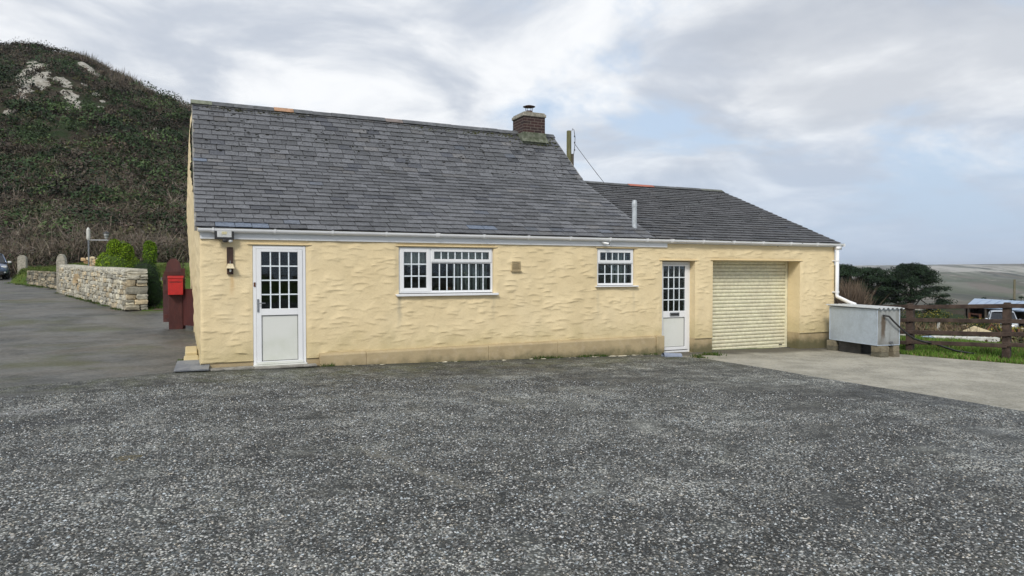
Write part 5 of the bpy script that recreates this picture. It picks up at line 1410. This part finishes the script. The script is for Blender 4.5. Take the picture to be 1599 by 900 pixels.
# leafless brown bush next to the cottage corner
t = thing('bare_bush', (52.0, 29.5, float(H(52.0, 29.5))), 'leafless brown bush just right of the cottage corner', 'bush')
K = np.array([(52 + random.gauss(0, .8), 29.3 + random.gauss(0, .8), float(H(52, 29))) for _ in range(26)])
V, F, C = twig_cloud(K, 110, 3.4, .05, np.tile([.15, .115, .085], (26, 1)), spread=.35, base_r=.35); mesh('twigs', V, F, TWIG, t, C)
m = MB()
for _ in range(9): a = random.gauss(0, .7); m.tube([(52 + a, 29.3, -3.2), (52 + a*1.4, 29.3, -1.0)], [.05, .02], 5)
m.build('stems', BARK, t)
# gorse with yellow flowers
def gorse(x, y_, r_, label, n=1):
    t = thing('gorse_bush', (x, y_, float(H(x, y_))), label, 'bush', 'gorse bushes beyond the fence')
    z = float(H(x, y_)); K = np.array([(x + random.gauss(0, r_*.6), y_ + random.gauss(0, r_*.6), z + random.uniform(.1, r_*.55)) for _ in range(16)])
    V, F, C = leaf_cloud(K, np.tile([r_*.5, r_*.5, r_*.35], (16, 1)), 170, .05, np.tile([.035, .055, .016], (16, 1))*np.random.default_rng(5).uniform(.6, 1.4, (16, 1)), up=.3)
    mesh('foliage', V, F, LEAF, t, C)
    K2 = K[K[:, 2] > z + r_*.25]
    if len(K2):
        V, F, C = leaf_cloud(K2 + [0, 0, .08], np.tile([r_*.5, r_*.5, r_*.33], (len(K2), 1)), 40, .03, np.tile([.38, .30, .03], (len(K2), 1)), up=.5, shell=.9, lower=0)
        mesh('flowers', V, F, LEAF, t, C, kind='stuff')
gorse(37.5, 12.6, 1.25, 'gorse bush with sparse yellow flowers behind the first fence bay')
gorse(40.5, 11.2, 1.0, 'dark gorse bush left of the shed')
gorse(34.5, 13.0, .8, 'small gorse bush nearest the tank')
gorse(30.5, 4.2, .55, 'low dark bush by the rusty machinery')

# debris
m = MB(); Mx = Matrix.Translation((23.2, 1.5, float(H(23.2, 1.5)) + .07)) @ Matrix.Rotation(-.75, 4, 'Z')
m.box((-.95, -.15, -.08), (.95, .15, .10), M=Mx); m.build('concrete_beam', WHITEJUNK, None, bevel=.02, label='long dirty white beam lying in the grass beyond the fence', cat='beam')
m = MB(); z = float(H(25.2, .1)); m.rock((24.85, .35, z + .05), (.55, .3, .2), (1, 1, 1), sq=.7, jit=.08); m.build('white_block', WHITEJUNK, None, label='small white block right of the long beam', cat='block')
m = MB(); z = float(H(28.6, 4.6)); m.add([(28.2, 5.2, z), (29.6, 3.9, z), (28.9, 4.6, z + .48), (28.4, 4.3, z), (29.3, 5.2, z), (29.3, 4.2, z + .28)], [(0, 3, 2), (3, 1, 5), (3, 5, 2), (1, 4, 5), (4, 2, 5), (4, 0, 2)]); m.build('cloth_heap', TARP, None, label='pale sandy sheet heaped in a peak beyond the fence', cat='tarpaulin')
m = MB(); z = float(H(22, 2.6)); m.rock((21.6, 2.6, z + .12), (.5, .4, .3), sq=.2, jit=.12, n=3); m.build('white_bag', WHITEJUNK, None, smooth=True, label='white bag lying in grass behind the tank hose', cat='bag')
m = MB(); z = float(H(22.6, 2.0)); m.box((22.3, 2.0, z + .02), (22.9, 2.4, z + .10)); m.build('blue_sheet', SHEDROOF, None, label='pale blue sheet scrap beside the long beam', cat='sheet')
m = MB()
for k in range(9):
    a = random.uniform(-1, 1); x, y_ = 30.4 + random.gauss(0, .5), 3.7 + random.gauss(0, .45); z = float(H(x, y_))
    m.tube([(x - .4, y_ + a*.3, z), (x, y_, z + random.uniform(.3, .6)), (x + .4, y_ - a*.4, z + random.uniform(0, .25))], .035, 5)
m.build('rusty_machinery', RUST, None, label='tangle of rusty iron farm machinery beyond the fence', cat='machinery')
m = MB(); z = float(H(34, 9.0))
m.tube([(33.6, 9.1, z - .1), (33.6, 9.1, z + .55)], .07, 6); m.rock((33.6, 9.1, z + .6), (.28, .2, .14), sq=.5, jit=.1, n=2); m.build('white_post', WHITEJUNK, None, label='short white stump among the brown bracken', cat='post')
for k, (x, y_, s) in enumerate(((47.5, 15.0, 1.0), (50.5, 17.5, .8), (43.2, 10.2, .7))):
    z = float(H(x, y_)); m = MB()
    for q in range(7): m.rock((x + random.gauss(0, .6)*s, y_ + random.gauss(0, .4)*s, z + random.uniform(.1, .6)*s), (1.0*s, .5*s, .3*s), random.choice([(1.3, 1.3, 1.2), (.8, .6, .4), (1.1, .9, .6)]), sq=.7, jit=.15, n=2)
    m.build('rubble_heap', STONE, None, label=['pale rubble heap in front of the shed opening', 'pale rubble heap left of the shed', 'small rubble heap in the bracken nearest the fence'][k], cat='rubble', group='rubble heaps')

# open fronted shed
t = thing('shed', (62, 22, -4), 'long open fronted shed with shallow blue metal roof', 'shed')
A0, A1, B0, B1 = (62.57, 25.37, -1.36), (55.2, 13.2, -1.36), (67.2, 27.4, -.86), (61.0, 12.4, -.86)
m = MB(); m.add([A0, A1, B1, B0] + [(p[0], p[1], p[2] - .10) for p in (A0, A1, B1, B0)], [(0, 1, 2, 3), (7, 6, 5, 4), (0, 4, 5, 1), (1, 5, 6, 2), (2, 6, 7, 3), (3, 7, 4, 0)])
for k in range(1, 14):
    f = k/14; a = [A0[i] + (A1[i]-A0[i])*f for i in range(3)]; b = [B0[i] + (B1[i]-B0[i])*f for i in range(3)]
    m.tube([(a[0], a[1], a[2] + .01), (b[0], b[1], b[2] + .01)], .03, 4)
m.build('roof', SHEDROOF, t)
m = MB(); m.prism([(66.9, 27.2, -6), (60.9, 12.6, -6), (60.9, 12.6, -.97), (66.9, 27.2, -.97)], (.15, 0, 0)); m.prism([(62.8, 25.5, -6), (66.9, 27.2, -6), (66.9, 27.2, -.97), (62.8, 25.5, -1.45)], (0, .15, 0)); m.build('wall', SHEDWALL, t)
for k in range(6):
    f = .02 + k*.19; x, y_ = 62.7 + (55.4-62.7)*f, 25.3 + (13.4-25.3)*f
    m = MB(); m.box((x-.1, y_-.1, -6), (x+.1, y_+.1, -1.46)); m.build('post', BARK, t)
m = MB(); 
for (f) in (.03, .15): x, y_ = 62.5 + (55.4-62.5)*f, 25.2 + (13.4-25.2)*f; m.box((x-.22, y_-.12, -5.5), (x-.08, y_+.02, -1.95))
x0_, y0_, x1_, y1_ = 62.2, 24.75, 61.25, 23.3
m.add([(x0_, y0_, -2.1), (x1_, y1_, -2.1), (x1_, y1_, -1.95), (x0_, y0_, -1.95)], [(0, 1, 2, 3)])
m.build('door_frame', RUST, t)

# poles and masts
t = thing('telegraph_pole', (98, 40.7, float(H(98, 40.7))), 'plain wooden pole far off behind the shed roof', 'pole')
m = MB(); m.tube([(98, 40.7, float(H(98, 40.7)) - .3), (98, 40.7, .65)], [.17, .13], 8); m.build('pole', POLEWOOD, t)
t = thing('utility_pole', (14.02, 11.75, -.3), 'mossy wooden pole with a cable rising behind the cottage roof', 'pole')
m = MB(); m.tube([(14.02, 11.75, -.4), (14.02, 11.75, 7.35), (14.02, 11.75, 7.38)], [.125, .095, .08], 12); m.build('pole', simple('mossy_pole', (.11, .11, .045), (.17, .16, .09), 8, .9, 30, .01, stretch=(1, 1, .2)), t)
m = MB(); m.box((14.11, 11.70, 5.0), (14.22, 11.80, 6.45)); m.build('cable_guard', BARK, t)
m = MB(); m.tube([(14.10, 11.66, 7.36), (14.13, 11.64, 7.46), (14.19, 11.64, 7.40), (14.24, 11.64, 7.1), (14.23, 11.64, 6.8), (14.19, 11.66, 6.42)], .012, 6)
for z in (7.15, 6.9, 6.6): m.rock((14.22, 11.64, z), (.05, .05, .07), sq=.3, jit=0, n=2)
m.build('cable_conduit', BLACKP, t)
m = MB(); pts = []
for k in range(11): f = k/10; pts.append((14.22 + (15.2-14.22)*f, 11.64 + (7.4-11.64)*f, 6.85 + (2.7-6.85)*f - .35*math.sin(math.pi*f)*.5))
m.tube(pts, .011, 5); m.build('cable', BLACKP, t)
for k, (x, y_) in enumerate(((3100, 1080), (3200, 1330))):
    m = MB(); z = float(H(x, y_)); h_ = 26 if k == 0 else 14
    m.tube([(x, y_, z - 2), (x, y_, z + h_)], [1.1, .5], 5); m.box((x-2, y_-2, z-1), (x+2, y_+2, z+3)); m.build('radio_mast', STEEL, None, label=['tall thin mast on the far ridge', 'short thin mast on the far ridge'][k], cat='mast')

# air between here and the moor
m = MB(); m.box((-7600, -7600, -80), (7600, 7600, 90))
hm, ht = new_mat('haze_air')
pv = ht.n('ShaderNodeVolumePrincipled', {'Color': (.86, .91, 1.0, 1), 'Density': .00012, 'Anisotropy': .2})
ht.nt.nodes.new('ShaderNodeOutputMaterial'); ht.nt.links.new(pv.outputs[0], ht.nt.nodes['Material Output'].inputs['Volume'])
m.build('haze', hm, None, kind='stuff')
